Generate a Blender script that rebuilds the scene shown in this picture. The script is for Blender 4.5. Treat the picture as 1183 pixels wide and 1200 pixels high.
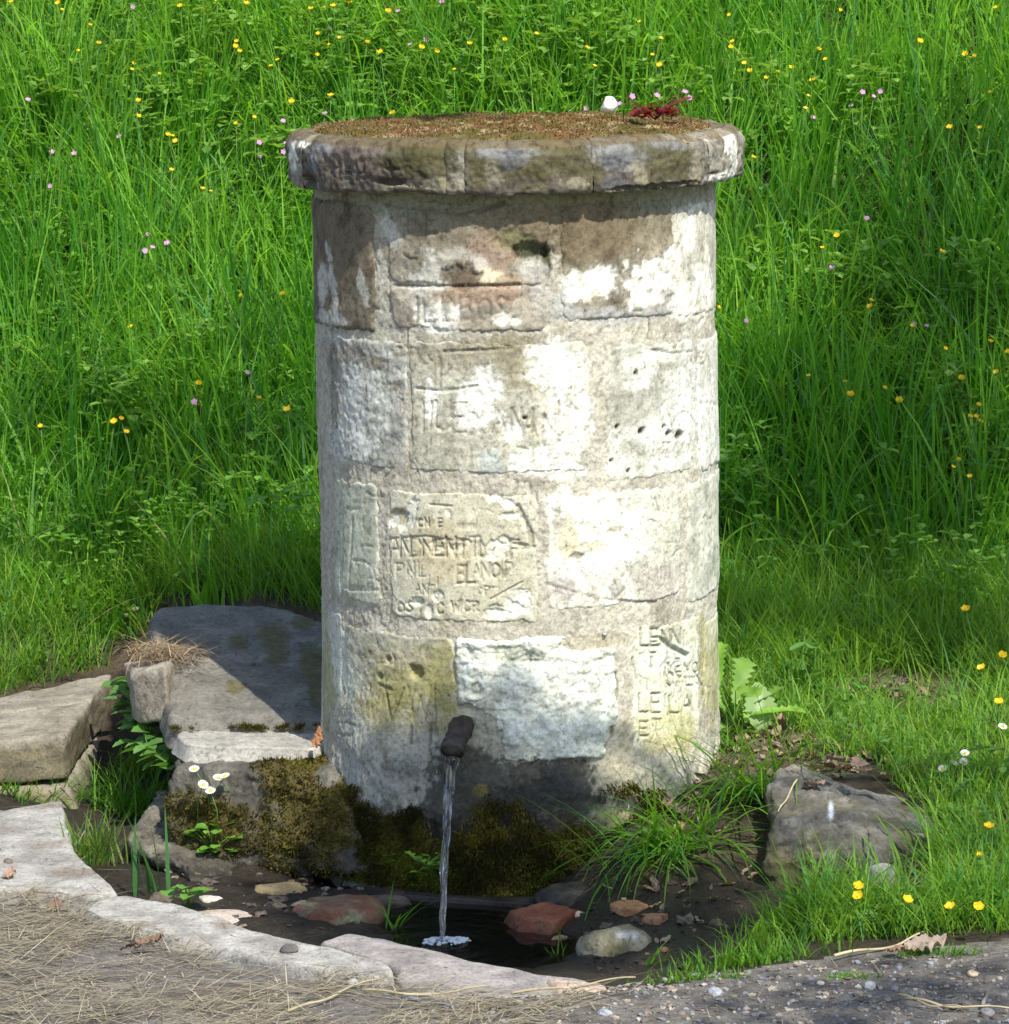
import bpy, bmesh, math, random
import numpy as np
from mathutils import Vector, Matrix, Euler

for o in list(bpy.data.objects): bpy.data.objects.remove(o, do_unlink=True)
S = bpy.context.scene
COL = S.collection
RNG = np.random.default_rng(7)
random.seed(7)
R_ = math.radians

# ------------------------------------------------------------------ camera, light, exposure
CAM = np.array([-0.028, -8.0, 1.85]); PITCH = R_(8.7); ROLL = R_(0.75); FPX = 4700.0
cam_d = bpy.data.cameras.new('camera'); cam = bpy.data.objects.new('camera', cam_d); COL.objects.link(cam)
cam.location = CAM
cam_d.sensor_fit = 'VERTICAL'; cam_d.sensor_height = 24.0; cam_d.lens = FPX / 1200.0 * 24.0
cam_d.clip_start = 0.1; cam_d.clip_end = 500
MC = Matrix.Rotation(math.pi/2 - PITCH, 3, 'X') @ Matrix.Rotation(-ROLL, 3, 'Z')
cam.rotation_euler = MC.to_euler()
S.camera = cam
MCN = np.array(MC)

SUN_AZ, SUN_EL = R_(27), R_(52)          # azimuth: to the right of the camera's side
SUN = np.array([math.sin(SUN_AZ)*math.cos(SUN_EL), -math.cos(SUN_AZ)*math.cos(SUN_EL), math.sin(SUN_EL)])
W = bpy.data.worlds.new('World'); S.world = W; W.use_nodes = True
wn = W.node_tree.nodes; wl = W.node_tree.links; wn.clear()
sky = wn.new('ShaderNodeTexSky'); sky.sky_type = 'NISHITA'; sky.sun_disc = False
sky.sun_elevation = SUN_EL; sky.sun_rotation = math.atan2(SUN[0], SUN[1])
bg = wn.new('ShaderNodeBackground'); bg.inputs['Strength'].default_value = 0.15
wo = wn.new('ShaderNodeOutputWorld')
wl.new(sky.outputs[0], bg.inputs[0]); wl.new(bg.outputs[0], wo.inputs[0])
sl = bpy.data.lights.new('sun', 'SUN'); sl.energy = 4.4; sl.angle = R_(0.53); sl.color = (1, .95, .85)
so = bpy.data.objects.new('sun', sl); COL.objects.link(so)
so.rotation_euler = Vector(SUN).to_track_quat('Z', 'Y').to_euler(); so.location = (4, -5, 8)
S.view_settings.view_transform = 'Standard'; S.view_settings.look = 'None'
S.view_settings.gamma = 1; S.view_settings.use_curve_mapping = False
S.view_settings.exposure = 0.55
S.render.engine = 'CYCLES'
S.cycles.max_bounces = 8; S.cycles.transparent_max_bounces = 8

# ------------------------------------------------------------------ pixel -> place helpers (photo is 1183 x 1200)
def ray(px, py):
    d = np.array([(px - 591.5)/FPX, (600.0 - py)/FPX, -1.0]); d = MCN @ d
    return d/np.linalg.norm(d)
def on_z(px, py, z):
    d = ray(px, py); t = (z - CAM[2])/d[2]; return CAM + t*d
def on_y(px, py, y):
    d = ray(px, py); t = (y - CAM[1])/d[1]; return CAM + t*d
def on_cyl(px, py, rad):                      # -> theta, z on the front of the pillar
    d = ray(px, py); a = d[0]**2 + d[1]**2; b = 2*(CAM[0]*d[0] + CAM[1]*d[1]); c = CAM[0]**2 + CAM[1]**2 - rad*rad
    q = b*b - 4*a*c
    t = (-b - math.sqrt(max(q, 0)))/(2*a); p = CAM + t*d
    return math.atan2(p[0], -p[1]), p[2]

# ------------------------------------------------------------------ numpy noise
_perm = np.random.default_rng(3).permutation(256); _perm = np.concatenate([_perm, _perm, _perm])
_grad = np.random.default_rng(4).normal(size=(256, 3)); _grad /= np.linalg.norm(_grad, axis=1)[:, None]
def pnoise(P):
    P = np.asarray(P, float); I = np.floor(P).astype(int); f = P - I; I &= 255
    u = f*f*f*(f*(f*6 - 15) + 10); out = np.zeros(len(P))
    for dx in (0, 1):
        for dy in (0, 1):
            for dz in (0, 1):
                h = _perm[_perm[_perm[(I[:, 0] + dx) & 255] + ((I[:, 1] + dy) & 255)] + ((I[:, 2] + dz) & 255)]
                g = _grad[h]
                w = (u[:, 0] if dx else 1 - u[:, 0])*(u[:, 1] if dy else 1 - u[:, 1])*(u[:, 2] if dz else 1 - u[:, 2])
                out += w*(g[:, 0]*(f[:, 0] - dx) + g[:, 1]*(f[:, 1] - dy) + g[:, 2]*(f[:, 2] - dz))
    return out*1.6
def fbm(P, s, o=4, seed=0, gain=.5):
    P = np.asarray(P, float)*s + seed*17.31; a = 1.; t = 0; r = np.zeros(len(P))
    for i in range(o):
        r += a*pnoise(P + i*5.7); t += a; a *= gain; P = P*2.03
    return r/t
def ss(a, b, x):
    t = np.clip((x - a)/(b - a), 0, 1); return t*t*(3 - 2*t)
def mix(a, b, m):
    m = np.asarray(m)[..., None] if np.ndim(m) else m
    return np.asarray(a)*(1 - m) + np.asarray(b)*m

# ------------------------------------------------------------------ mesh helpers
def mesh_np(name, V, F, col=None, smooth=True):
    """V (n,3); F (m,k) array or a list of such arrays; col (n,3|4) per point."""
    me = bpy.data.meshes.new(name)
    Fs = F if isinstance(F, list) else [F]
    Fs = [np.asarray(f, np.int32) for f in Fs if len(f)]
    me.vertices.add(len(V)); me.vertices.foreach_set('co', np.asarray(V, np.float32).ravel())
    nl = sum(f.size for f in Fs); npoly = sum(len(f) for f in Fs)
    me.loops.add(nl); me.polygons.add(npoly)
    me.loops.foreach_set('vertex_index', np.concatenate([f.ravel() for f in Fs]))
    tot = np.concatenate([np.full(len(f), f.shape[1], np.int32) for f in Fs])
    st = np.concatenate([[0], np.cumsum(tot)[:-1]]).astype(np.int32)
    me.polygons.foreach_set('loop_start', st); me.polygons.foreach_set('loop_total', tot)
    me.polygons.foreach_set('use_smooth', np.full(npoly, smooth))
    if col is not None:
        c = np.asarray(col, np.float32)
        if c.shape[1] == 3: c = np.concatenate([c, np.full((len(c), 1), .85, np.float32)], 1)
        at = me.color_attributes.new('Col', 'FLOAT_COLOR', 'POINT'); at.data.foreach_set('color', c.ravel())
    me.update(); me.validate()
    return me
def link(name, me, mat=None, parent=None, loc=None):
    o = bpy.data.objects.new(name, me); COL.objects.link(o)
    if mat is not None and me is not None and not me.materials: me.materials.append(mat)
    if parent is not None: o.parent = parent
    if loc is not None: o.location = loc
    return o
def obj(name, V, F, mat, col=None, parent=None, base=None, smooth=True):
    """V in world space; the object's origin goes to base (default: centre of its foot)."""
    V = np.asarray(V, float)
    pl = np.array(parent.matrix_basis.translation) if parent is not None else np.zeros(3)
    if base is None: base = np.array([(V[:, 0].min() + V[:, 0].max())/2, (V[:, 1].min() + V[:, 1].max())/2, V[:, 2].min()])
    base = np.asarray(base, float)
    me = mesh_np(name, V - base, F, col, smooth)
    return link(name, me, mat, parent, base - pl)
def empty(name, loc):
    o = bpy.data.objects.new(name, None); COL.objects.link(o); o.location = loc; o.empty_display_size = .05
    o.matrix_basis = Matrix.Translation(Vector(loc)); return o
def tag(o, label=None, cat=None, group=None, kind=None):
    if label: o['label'] = label
    if cat: o['category'] = cat
    if group: o['group'] = group
    if kind: o['kind'] = kind
    return o
def clone(root, label=None, group=None, mw=None):
    r = root.copy(); COL.objects.link(r)
    if mw is not None: r.matrix_basis = mw
    if label: r['label'] = label
    if group: r['group'] = group
    for ch in root.children:
        c = ch.copy(); COL.objects.link(c); c.parent = r; c.matrix_parent_inverse = ch.matrix_parent_inverse.copy()
        for g in ch.children:
            d = g.copy(); COL.objects.link(d); d.parent = c; d.matrix_parent_inverse = g.matrix_parent_inverse.copy()
    return r
def gridF(nu, nv, wrap=False):
    i = np.arange(nu if wrap else nu - 1); j = np.arange(nv - 1); I, J = np.meshgrid(i, j, indexing='ij')
    I2 = (I + 1) % nu
    return np.stack([I*nv + J, I2*nv + J, I2*nv + J + 1, I*nv + J + 1], -1).reshape(-1, 4)
def tube(pts, rads, n=8, cap=True, ridge=None):
    pts = np.asarray(pts, float); m = len(pts); rads = np.broadcast_to(rads, (m,))
    T = np.gradient(pts, axis=0); T /= np.linalg.norm(T, axis=1)[:, None] + 1e-12
    ref = np.array([0, 0, 1.]) if abs(T[0][2]) < .9 else np.array([1., 0, 0])
    V = []
    for k in range(m):
        a = np.cross(T[k], ref); a /= np.linalg.norm(a) + 1e-12; b = np.cross(T[k], a); ref = -np.cross(T[k], a) if False else ref
        ang = np.arange(n)*2*math.pi/n; rr = rads[k]*(1 + (ridge(k/(m - 1), ang) if ridge else 0*ang))
        V.append(pts[k] + (np.cos(ang)*rr)[:, None]*a + (np.sin(ang)*rr)[:, None]*b)
    V = np.concatenate(V); F = []
    for k in range(m - 1):
        for j in range(n): F.append((k*n + j, k*n + (j + 1) % n, (k + 1)*n + (j + 1) % n, (k + 1)*n + j))
    Fs = [np.array(F)]
    if cap: Fs += [np.array([list(range(n))[::-1]]), np.array([list(range((m - 1)*n, m*n))])]
    return V, Fs
def join(parts):
    Vs, F4, F3, Cs, n = [], [], [], [], 0
    others = []
    for p in parts:
        V, F = p[0], p[1]; Vs.append(np.asarray(V)); F = F if isinstance(F, list) else [F]
        for f in F:
            f = np.asarray(f)
            if len(f) == 0: continue
            (F4 if f.shape[1] == 4 else F3 if f.shape[1] == 3 else others).append(f + n)
        if len(p) > 2: Cs.append(p[2])
        n += len(V)
    Fs = ([np.concatenate(F4)] if F4 else []) + ([np.concatenate(F3)] if F3 else []) + others
    return np.concatenate(Vs), Fs, (np.concatenate(Cs) if Cs else None)

# ------------------------------------------------------------------ materials
def newmat(name):
    m = bpy.data.materials.new(name); m.use_nodes = True; nt = m.node_tree; nt.nodes.clear()
    return m, nt.nodes, nt.links
def stone_mat(name, fine=240., bump=.22, var=.35, mid=35., spec=.35, spk=75., dark=.38):
    m, N, L = newmat(name)
    out = N.new('ShaderNodeOutputMaterial'); p = N.new('ShaderNodeBsdfPrincipled'); L.new(p.outputs[0], out.inputs[0])
    a = N.new('ShaderNodeAttribute'); a.attribute_name = 'Col'
    g = N.new('ShaderNodeNewGeometry')
    n1 = N.new('ShaderNodeTexNoise'); n1.inputs['Scale'].default_value = fine; n1.inputs['Detail'].default_value = 3
    n2 = N.new('ShaderNodeTexNoise'); n2.inputs['Scale'].default_value = mid; n2.inputs['Detail'].default_value = 6; n2.inputs['Roughness'].default_value = .7
    for n in (n1, n2): L.new(g.outputs['Position'], n.inputs['Vector'])
    ad = N.new('ShaderNodeMath'); ad.operation = 'ADD'; L.new(n1.outputs[0], ad.inputs[0]); L.new(n2.outputs[0], ad.inputs[1])
    mr = N.new('ShaderNodeMapRange'); mr.inputs[1].default_value = .55; mr.inputs[2].default_value = 1.45
    mr.inputs[3].default_value = 1 - var; mr.inputs[4].default_value = 1 + var; L.new(ad.outputs[0], mr.inputs[0])
    mu = N.new('ShaderNodeVectorMath'); mu.operation = 'SCALE'; L.new(a.outputs['Color'], mu.inputs[0]); L.new(mr.outputs[0], mu.inputs['Scale'])
    n3 = N.new('ShaderNodeTexNoise'); n3.inputs['Scale'].default_value = spk; n3.inputs['Detail'].default_value = 9; n3.inputs['Roughness'].default_value = .78; L.new(g.outputs['Position'], n3.inputs['Vector'])
    cr = N.new('ShaderNodeValToRGB'); cr.color_ramp.elements[0].position = .34; cr.color_ramp.elements[0].color = (dark, dark*.95, dark*.86, 1); cr.color_ramp.elements[1].position = .47; cr.color_ramp.elements[1].color = (1, 1, 1, 1)
    e = cr.color_ramp.elements.new(.66); e.color = (1.12, 1.12, 1.1, 1); L.new(n3.outputs[0], cr.inputs[0])
    mm_ = N.new('ShaderNodeMix'); mm_.data_type = 'RGBA'; mm_.blend_type = 'MULTIPLY'; mm_.clamp_result = False; mm_.inputs[0].default_value = 1; L.new(mu.outputs[0], mm_.inputs[6]); L.new(cr.outputs[0], mm_.inputs[7])
    L.new(mm_.outputs[2], p.inputs['Base Color']); L.new(a.outputs['Alpha'], p.inputs['Roughness'])
    ad2 = N.new('ShaderNodeMath'); ad2.operation = 'MULTIPLY_ADD'; L.new(n3.outputs[0], ad2.inputs[0]); ad2.inputs[1].default_value = 1.6; L.new(ad.outputs[0], ad2.inputs[2])
    b = N.new('ShaderNodeBump'); b.inputs['Strength'].default_value = bump; b.inputs['Distance'].default_value = .004
    L.new(ad2.outputs[0], b.inputs['Height']); L.new(b.outputs[0], p.inputs['Normal'])
    p.inputs['Specular IOR Level'].default_value = spec
    return m
def leaf_mat(name, trans=.35, rough=.45, rnd=.25, spec=.4):
    m, N, L = newmat(name)
    out = N.new('ShaderNodeOutputMaterial'); p = N.new('ShaderNodeBsdfPrincipled'); t = N.new('ShaderNodeBsdfTranslucent'); mx = N.new('ShaderNodeMixShader')
    a = N.new('ShaderNodeAttribute'); a.attribute_name = 'Col'
    oi = N.new('ShaderNodeObjectInfo'); mr = N.new('ShaderNodeMapRange'); mr.inputs[3].default_value = 1 - rnd; mr.inputs[4].default_value = 1 + rnd
    L.new(oi.outputs['Random'], mr.inputs[0])
    mu = N.new('ShaderNodeVectorMath'); mu.operation = 'SCALE'; L.new(a.outputs['Color'], mu.inputs[0]); L.new(mr.outputs[0], mu.inputs['Scale'])
    tc = N.new('ShaderNodeMix'); tc.data_type = 'RGBA'; tc.blend_type = 'MULTIPLY'; tc.inputs[0].default_value = 1
    L.new(mu.outputs[0], tc.inputs[6]); tc.inputs[7].default_value = (1.5, 1.45, .55, 1)
    L.new(mu.outputs[0], p.inputs['Base Color']); L.new(tc.outputs[2], t.inputs['Color'])
    p.inputs['Roughness'].default_value = rough; p.inputs['Specular IOR Level'].default_value = spec
    mx.inputs[0].default_value = trans; L.new(p.outputs[0], mx.inputs[1]); L.new(t.outputs[0], mx.inputs[2]); L.new(mx.outputs[0], out.inputs[0])
    return m
def flat_mat(name, c, rough=.6, trans=0., var=.12, scale=60):
    m, N, L = newmat(name)
    out = N.new('ShaderNodeOutputMaterial'); p = N.new('ShaderNodeBsdfPrincipled')
    tx = N.new('ShaderNodeTexCoord'); n = N.new('ShaderNodeTexNoise'); n.inputs['Scale'].default_value = scale; L.new(tx.outputs['Object'], n.inputs['Vector'])
    mr = N.new('ShaderNodeMapRange'); mr.inputs[1].default_value = .3; mr.inputs[2].default_value = .7; mr.inputs[3].default_value = 1 - var; mr.inputs[4].default_value = 1 + var
    L.new(n.outputs[0], mr.inputs[0]); mu = N.new('ShaderNodeVectorMath'); mu.operation = 'SCALE'; mu.inputs[0].default_value = c; L.new(mr.outputs[0], mu.inputs['Scale'])
    L.new(mu.outputs[0], p.inputs['Base Color']); p.inputs['Roughness'].default_value = rough; p.inputs['Specular IOR Level'].default_value = .3
    if trans:
        t = N.new('ShaderNodeBsdfTranslucent'); L.new(mu.outputs[0], t.inputs['Color']); mx = N.new('ShaderNodeMixShader'); mx.inputs[0].default_value = trans
        L.new(p.outputs[0], mx.inputs[1]); L.new(t.outputs[0], mx.inputs[2]); L.new(mx.outputs[0], out.inputs[0])
    else: L.new(p.outputs[0], out.inputs[0])
    return m
M_STONE = stone_mat('weathered_stone')
M_ROUGH = stone_mat('rough_mortar', fine=190., bump=.5, var=.3, mid=60., spk=110., dark=.5)
M_ROCK = stone_mat('field_rock', fine=160., bump=.5, var=.45, mid=22.)
M_SOIL = stone_mat('soil', fine=130., bump=1., var=.5, mid=40., spec=.3)
M_LEAF = leaf_mat('leaf'); M_GRASS = leaf_mat('grass_blade', trans=.52, rough=.55, rnd=0, spec=.25)
M_MOSS = leaf_mat('moss', trans=.15, rough=.9, rnd=0, spec=.1); M_DRY = leaf_mat('dry_plant', trans=.12, rough=.75, rnd=.1, spec=.25)
M_YEL = flat_mat('yellow_petal', (.82, .56, .015), .35, .25); M_WHT = flat_mat('white_petal', (.82, .82, .8), .6, .25)
M_PNK = flat_mat('pink_petal', (.62, .3, .55), .6, .3); M_STEM = flat_mat('green_stem', (.09, .2, .03), .5)
M_RUST = stone_mat('rusted_iron', fine=300., bump=.5, var=.4, mid=80., spec=.5)

# ------------------------------------------------------------------ terrain
def foot(x): return .95 - .3*np.clip(x, -1.6, 1.6)
def g_base(x, y):
    d = y - foot(x)
    ramp = np.where(d > 0, .62*(np.sqrt(d*d + .09) - .3), 0)
    ramp = np.minimum(ramp, 7 + 0*ramp)
    lawn = .2*ss(-.75, .5, y + .0*x)
    return lawn + ramp
_cp = []
for px, py, z in [(0,1065,0),(0,1200,0),(150,1130,0),(200,1200,0),(300,1160,0),(450,1170,0),(600,1170,0),(700,1165,0),(600,1200,0),(900,1155,0),(1000,1200,0),(1183,1135,0),(1183,1200,0),
    (60,1000,-.05),(110,1030,-.05),(200,1075,-.05),(330,1105,-.05),(430,1115,-.06),(560,1140,-.06),
    (520,1106,-.24),(600,1090,-.24),(560,1060,-.24),(470,1080,-.2),(430,1066,-.11),(390,1075,-.065),(330,1040,-.05),(370,1040,-.055),(280,1050,-.05),(300,1075,-.05),(240,1055,-.05),(220,1010,-.05),(300,1012,-.045),(190,990,-.05),(360,1060,-.045),(400,1050,-.05),(350,1088,-.045),(420,1082,-.06),(310,1090,-.045),(420,1040,-.05),(160,940,-.06),(135,960,-.06),(150,985,-.06),(165,890,-.03),(172,830,.03),
    (665,1070,-.06),(690,1090,-.045),(720,1138,-.06),(690,1120,-.05),(740,1120,-.045),(770,1135,-.04),(660,1085,-.06),(650,1062,-.06),(650,1140,-.13),(800,1100,-.03),(870,1085,-.045),(770,1040,.0),(740,965,.07),(850,1000,.04),(800,880,.14),(900,900,.13),(870,960,.08),(1000,890,.15),(1100,930,.12),(1150,1000,.07),(1100,1075,.02),(950,1112,.0),(1040,1100,.005),(1183,1040,.04),
    (1183,850,.17),(1000,830,.17),(880,820,.17),(1183,780,.215),(900,770,.22),
    (0,812,.10),(100,785,.11),(150,770,.13),(60,740,.19),(150,720,.2),(0,700,.24),(200,700,.26),(300,700,.29),(40,930,-.02),(0,925,.0)]:
    _cp.append(on_z(px, py, z))
for p in [(-3,-1.5,0),(3,-1.5,0),(0,-3,0),(-2,-.9,0),(2.5,-1.0,0),(-1.5,-.7,0),(1.6,-.95,0),(0,-2,0),(-1.5,-2,0),(1.5,-2,0),(0,0,.0),(-.3,0,.05),(.3,.1,.15),(0,.45,.27),(-1.6,.4,.08),(-2.2,.4,.1)]:
    _cp.append(np.array(p, float))
for x in (-3,-1.5,0,1.5,3):
    for y in (1.8, 3, 4.5): _cp.append(np.array([x, y, float(g_base(np.array(x*1.), np.array(y*1.)))]))
_cp = np.array(_cp)
_d = np.linalg.norm(_cp[:, None, :2] - _cp[None, :, :2], axis=2)
_w = np.linalg.solve(_d + 1e-3*np.eye(len(_cp)), _cp[:, 2] - g_base(_cp[:, 0], _cp[:, 1]))
def G(x, y, detail=True):
    x = np.asarray(x, float); y = np.asarray(y, float); sh = x.shape; x = x.ravel(); y = y.ravel()
    r = np.zeros(len(x))
    for k in range(0, len(x), 60000):
        q = np.stack([x[k:k+60000], y[k:k+60000]], 1)
        r[k:k+60000] = np.linalg.norm(q[:, None] - _cp[None, :, :2], axis=2) @ _w
    r *= (1 - ss(2.6, 3.6, np.abs(x)))*(1 - ss(2.6, 3.8, np.abs(y - .5)))
    z = g_base(x, y) + r
    if detail:
        P = np.stack([x, y, 0*x], 1)
        z += .02*fbm(P, 2.2, 3, 5)*ss(.5, 1.5, y) + .006*fbm(P, 9, 3, 6) + .012*fbm(P, 24, 4, 16)*ss(-1.05, -.85, y)*ss(.15, -.2, y)*(np.abs(x) < 1.)
    far = np.where(y < -1, 0, 0)
    return (z + far).reshape(sh)
def hit(px, py, h=0.):
    """where the pixel's ray meets the terrain raised by h"""
    d = ray(px, py); t = np.arange(6.2, 16, .01); P = CAM + t[:, None]*d
    g = G(P[:, 0], P[:, 1]) + h; k = np.argmax(P[:, 2] < g)
    return P[k]
# plan curves
rim_in_px = [(-120,900),(-40,925),(40,932),(74,937),(80,965),(90,995),(112,1022),(142,1046),(205,1058),(270,1080),(330,1096),(385,1108),(450,1120),(520,1132),(600,1143),(700,1151)]
RIM_IN = np.array([on_z(px, py, .02) for px, py in rim_in_px])
verge_px = [(700,1152),(760,1152),(800,1146),(840,1136),(900,1128),(950,1124),(1010,1116),(1060,1112),(1120,1113),(1183,1108),(1350,1100)]
VERGE = np.array([on_z(px, py, .0) for px, py in verge_px])
EDGE = np.concatenate([[[-9, .45, 0], [-2.2, .3, 0]], RIM_IN, VERGE[1:], [[3, -.75, 0], [9, -.7, 0]]])
def edge_y(x): return np.interp(x, EDGE[np.argsort(EDGE[:, 0]), 0], EDGE[np.argsort(EDGE[:, 0]), 1])

def axis(a, b, fine, lo, hi):
    c = list(np.arange(a, b + 1e-6, fine)); st = fine
    x = a
    left = []
    while x > lo: st *= 1.35; x -= st; left.append(x)
    st = fine; x = b; right = []
    while x < hi: st *= 1.35; x += st; right.append(x)
    return np.array(left[::-1] + c + right)
gx = axis(-1.7, 1.7, .016, -80, 80); gy = axis(-1.6, 1.3, .016, -80, 90)
GX, GY = np.meshgrid(gx, gy, indexing='ij'); GZ = G(GX, GY)
TV = np.stack([GX.ravel(), GY.ravel(), GZ.ravel()], 1); TF = gridF(len(gx), len(gy))
tP = TV*[1, 1, 0]
n_a = fbm(tP, 3, 4, 1); n_b = fbm(tP, 25, 4, 2); n_c = fbm(tP, 9, 3, 8)
path_c = mix([.13, .118, .104], [.205, .19, .17], ss(-.35, .35, n_b + .5*n_a))
path_c = mix(path_c, np.array([.065, .054, .045]), .7*ss(.1, .4, n_c))
soil_c = mix([.04, .03, .02], [.075, .056, .038], ss(-.3, .4, n_b))
wet = ss(.05, -.03, TV[:, 2]); wet_c = mix(soil_c, np.array([.031, .025, .018]), .92*wet); wet_c = mix(wet_c, np.array([.008, .007, .005]), ss(-.065, -.09, TV[:, 2]))
lit_c = mix([.13, .10, .07], [.22, .17, .12], ss(-.2, .4, n_b))        # leaf litter on the lawn
lawnm = ss(-.35, .1, TV[:, 1])*ss(.05, .12, TV[:, 2])*(1 - ss(.6, 1.2, TV[:, 1]))
ground_c = mix(wet_c, lit_c, lawnm*.8)
fc = TV[TF].mean(1)
bas = (fc[:, 1] > edge_y(fc[:, 0])) & (np.abs(fc[:, 0]) < .95) & (fc[:, 1] < -.05) & (fc[:, 2] < .055)
pth = (fc[:, 1] <= edge_y(fc[:, 0]))
rg = np.full((len(TV), 1), .9)
def sub_obj(name, sel, col, mat, rough):
    f = TF[sel]; used, inv = np.unique(f, return_inverse=True)
    o = obj(name, TV[used], inv.reshape(-1, 4), mat, np.concatenate([col[used], rough[used]], 1), base=(0, 0, 0)); o['kind'] = 'structure'
    return o
sub_obj('gravel_path', pth, path_c, M_SOIL, rg)
sub_obj('basin_soil', bas, wet_c, M_SOIL, (.85 - .45*wet)[:, None])
sub_obj('grassy_bank', ~pth & ~bas, ground_c, M_SOIL, rg)

# ------------------------------------------------------------------ the fountain pillar
RP, RC = .40, .453
PXM = 587.0
ft = empty('stone_fountain', (0, 0, -.1))
tag(ft, 'round weathered stone pillar fountain with overhanging cap and carved graffiti', 'fountain')
LIME = (.80, .80, .75)
FONT = {'A': [[(0,0),(.3,1),(.6,0)],[(.12,.4),(.48,.4)]], 'B': [[(0,0),(0,1),(.4,.95),(.45,.75),(.35,.55),(0,.5)],[(.35,.52),(.52,.3),(.4,.05),(0,0)]],
 'C': [[(.55,.85),(.3,1),(.05,.75),(0,.45),(.1,.12),(.35,0),(.55,.15)]], 'D': [[(0,0),(0,1),(.35,.92),(.55,.5),(.35,.08),(0,0)]],
 'E': [[(.5,1),(0,1),(0,0),(.5,0)],[(0,.52),(.4,.52)]], 'I': [[(.1,0),(.1,1)]], 'L': [[(0,1),(0,0),(.5,0)]], 'M': [[(0,0),(.08,1),(.32,.35),(.58,1),(.66,0)]],
 'N': [[(0,0),(0,1),(.5,0),(.5,1)]], 'O': [[(.3,0),(.05,.25),(.05,.75),(.3,1),(.55,.75),(.55,.25),(.3,0)]], 'P': [[(0,0),(0,1),(.42,.95),(.5,.75),(.4,.52),(0,.48)]],
 'R': [[(0,0),(0,1),(.42,.95),(.5,.75),(.4,.55),(0,.5)],[(.2,.5),(.55,0)]], 'S': [[(.5,.85),(.25,1),(.03,.78),(.25,.53),(.5,.3),(.28,0),(0,.15)]],
 'T': [[(.3,0),(.3,1)],[(0,1),(.6,1)]], 'U': [[(0,1),(0,.15),(.25,0),(.5,.15),(.5,1)]], 'V': [[(0,1),(.28,0),(.56,1)]], 'W': [[(0,1),(.15,0),(.35,.7),(.55,0),(.7,1)]],
 'Y': [[(0,1),(.28,.5),(.56,1)],[(.28,.5),(.28,0)]], '+': [[(.3,.05),(.3,.95)],[(0,.5),(.75,.5)]], 'F': [[(0,0),(0,1),(.5,1)],[(0,.52),(.4,.52)]], 'H': [[(0,0),(0,1)],[(.5,0),(.5,1)],[(0,.5),(.5,.5)]], '-': [[(0,.5),(.5,.5)]], ' ': []}
STROKES = []          # (s0,z0,s1,z1,half width,depth) on the pillar surface (s = RP*theta)
def carve(pts, w=3.2, depth=.0035, rad=RP):
    q = [on_cyl(px, py, rad) for px, py in pts]
    for a, b in zip(q[:-1], q[1:]): STROKES.append((rad*a[0], a[1], rad*b[0], b[1], w/2/PXM, depth*(1.5 if pts[0][0] > 740 else 1.)))
def text(t, x, y, h, sp=.78, w=3., depth=.0035, slant=0, rise=0, rad=RP):
    k = 0
    rr = random.Random(t + str(x))
    for ch in t:
        hh = h*rr.uniform(.88, 1.1); dy = rr.uniform(-.06, .06)*h
        for pl in FONT.get(ch, []):
            carve([(x + (k + u)*h + slant*v*h + rr.uniform(-.03, .03)*h, y - rise*k*h - v*hh + dy) for u, v in pl], w*rr.uniform(.85, 1.2), depth*rr.uniform(.7, 1.2), rad)
        k += sp if ch != 'I' else sp*.5
# course 1
text('FE', 478, 272, 26, .85, 3); carve([(462,334),(520,336),(610,333)], 3, .005); text('ILLBOS', 486, 376, 29, .72, 3, .003)
carve([(452,240),(540,252),(585,238)], 3, .004); carve([(560,248),(590,238)], 5, .006)
# course 2
text('L', 516, 455, 36, .8, 4); carve([(488,455),(520,459),(560,452)], 2.5); text('IIUE', 492, 505, 32, .6, 2.6, .003); text('ANI', 577, 507, 26, .85, 3, .004); text('AN', 612, 512, 30, .8, 2.5)
carve([(520,412),(600,408)], 3); carve([(655,470),(655,520)], 2); text('NE', 806, 426, 13, .9, 2, .002)
# course 3, the smooth panel
text('ANDNENTTY', 457, 652, 22, .6, 2.6, .0035); text('L', 562, 652, 18, .8, 2.8); text('F', 598, 655, 19, .8, 3)
text('PNL', 466, 676, 17, .75, 1.8, .002); text('BL', 536, 683, 20, .5, 2.8); text('ANOIP', 553, 677, 18, .62, 2.8, .0035)
text('AN', 487, 696, 12, .8, 2, .0025); text('LIX', 504, 686, 11, .8, 1.6, .002); text('OP', 560, 697, 10, .8, 2.2, .003)
text('OST', 467, 717, 13, .85, 2.8); text('C', 513, 720, 13, .85, 2.6); text('WICR', 530, 717, 12, .8, 2.4, .003)
text('CN', 491, 617, 9, .9, 2, .003); text('E', 514, 617, 9, 1, 2); text('MWMW', 536, 620, 6, 1, 2, .002)
carve([(575,702),(612,682)], 2); carve([(505,591),(530,593)], 2); carve([(458,631),(500,628),(530,633)], 2.4, .003)
carve([(607,594),(622,625),(623,636)], 6, .006); carve([(600,637),(626,641)], 4, .005); carve([(612,643),(625,642)], 2)
text('ILL', 393, 690, 80, .16, 2.5, .002); text('EE', 432, 690, 12, .9, 2, .002)
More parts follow.
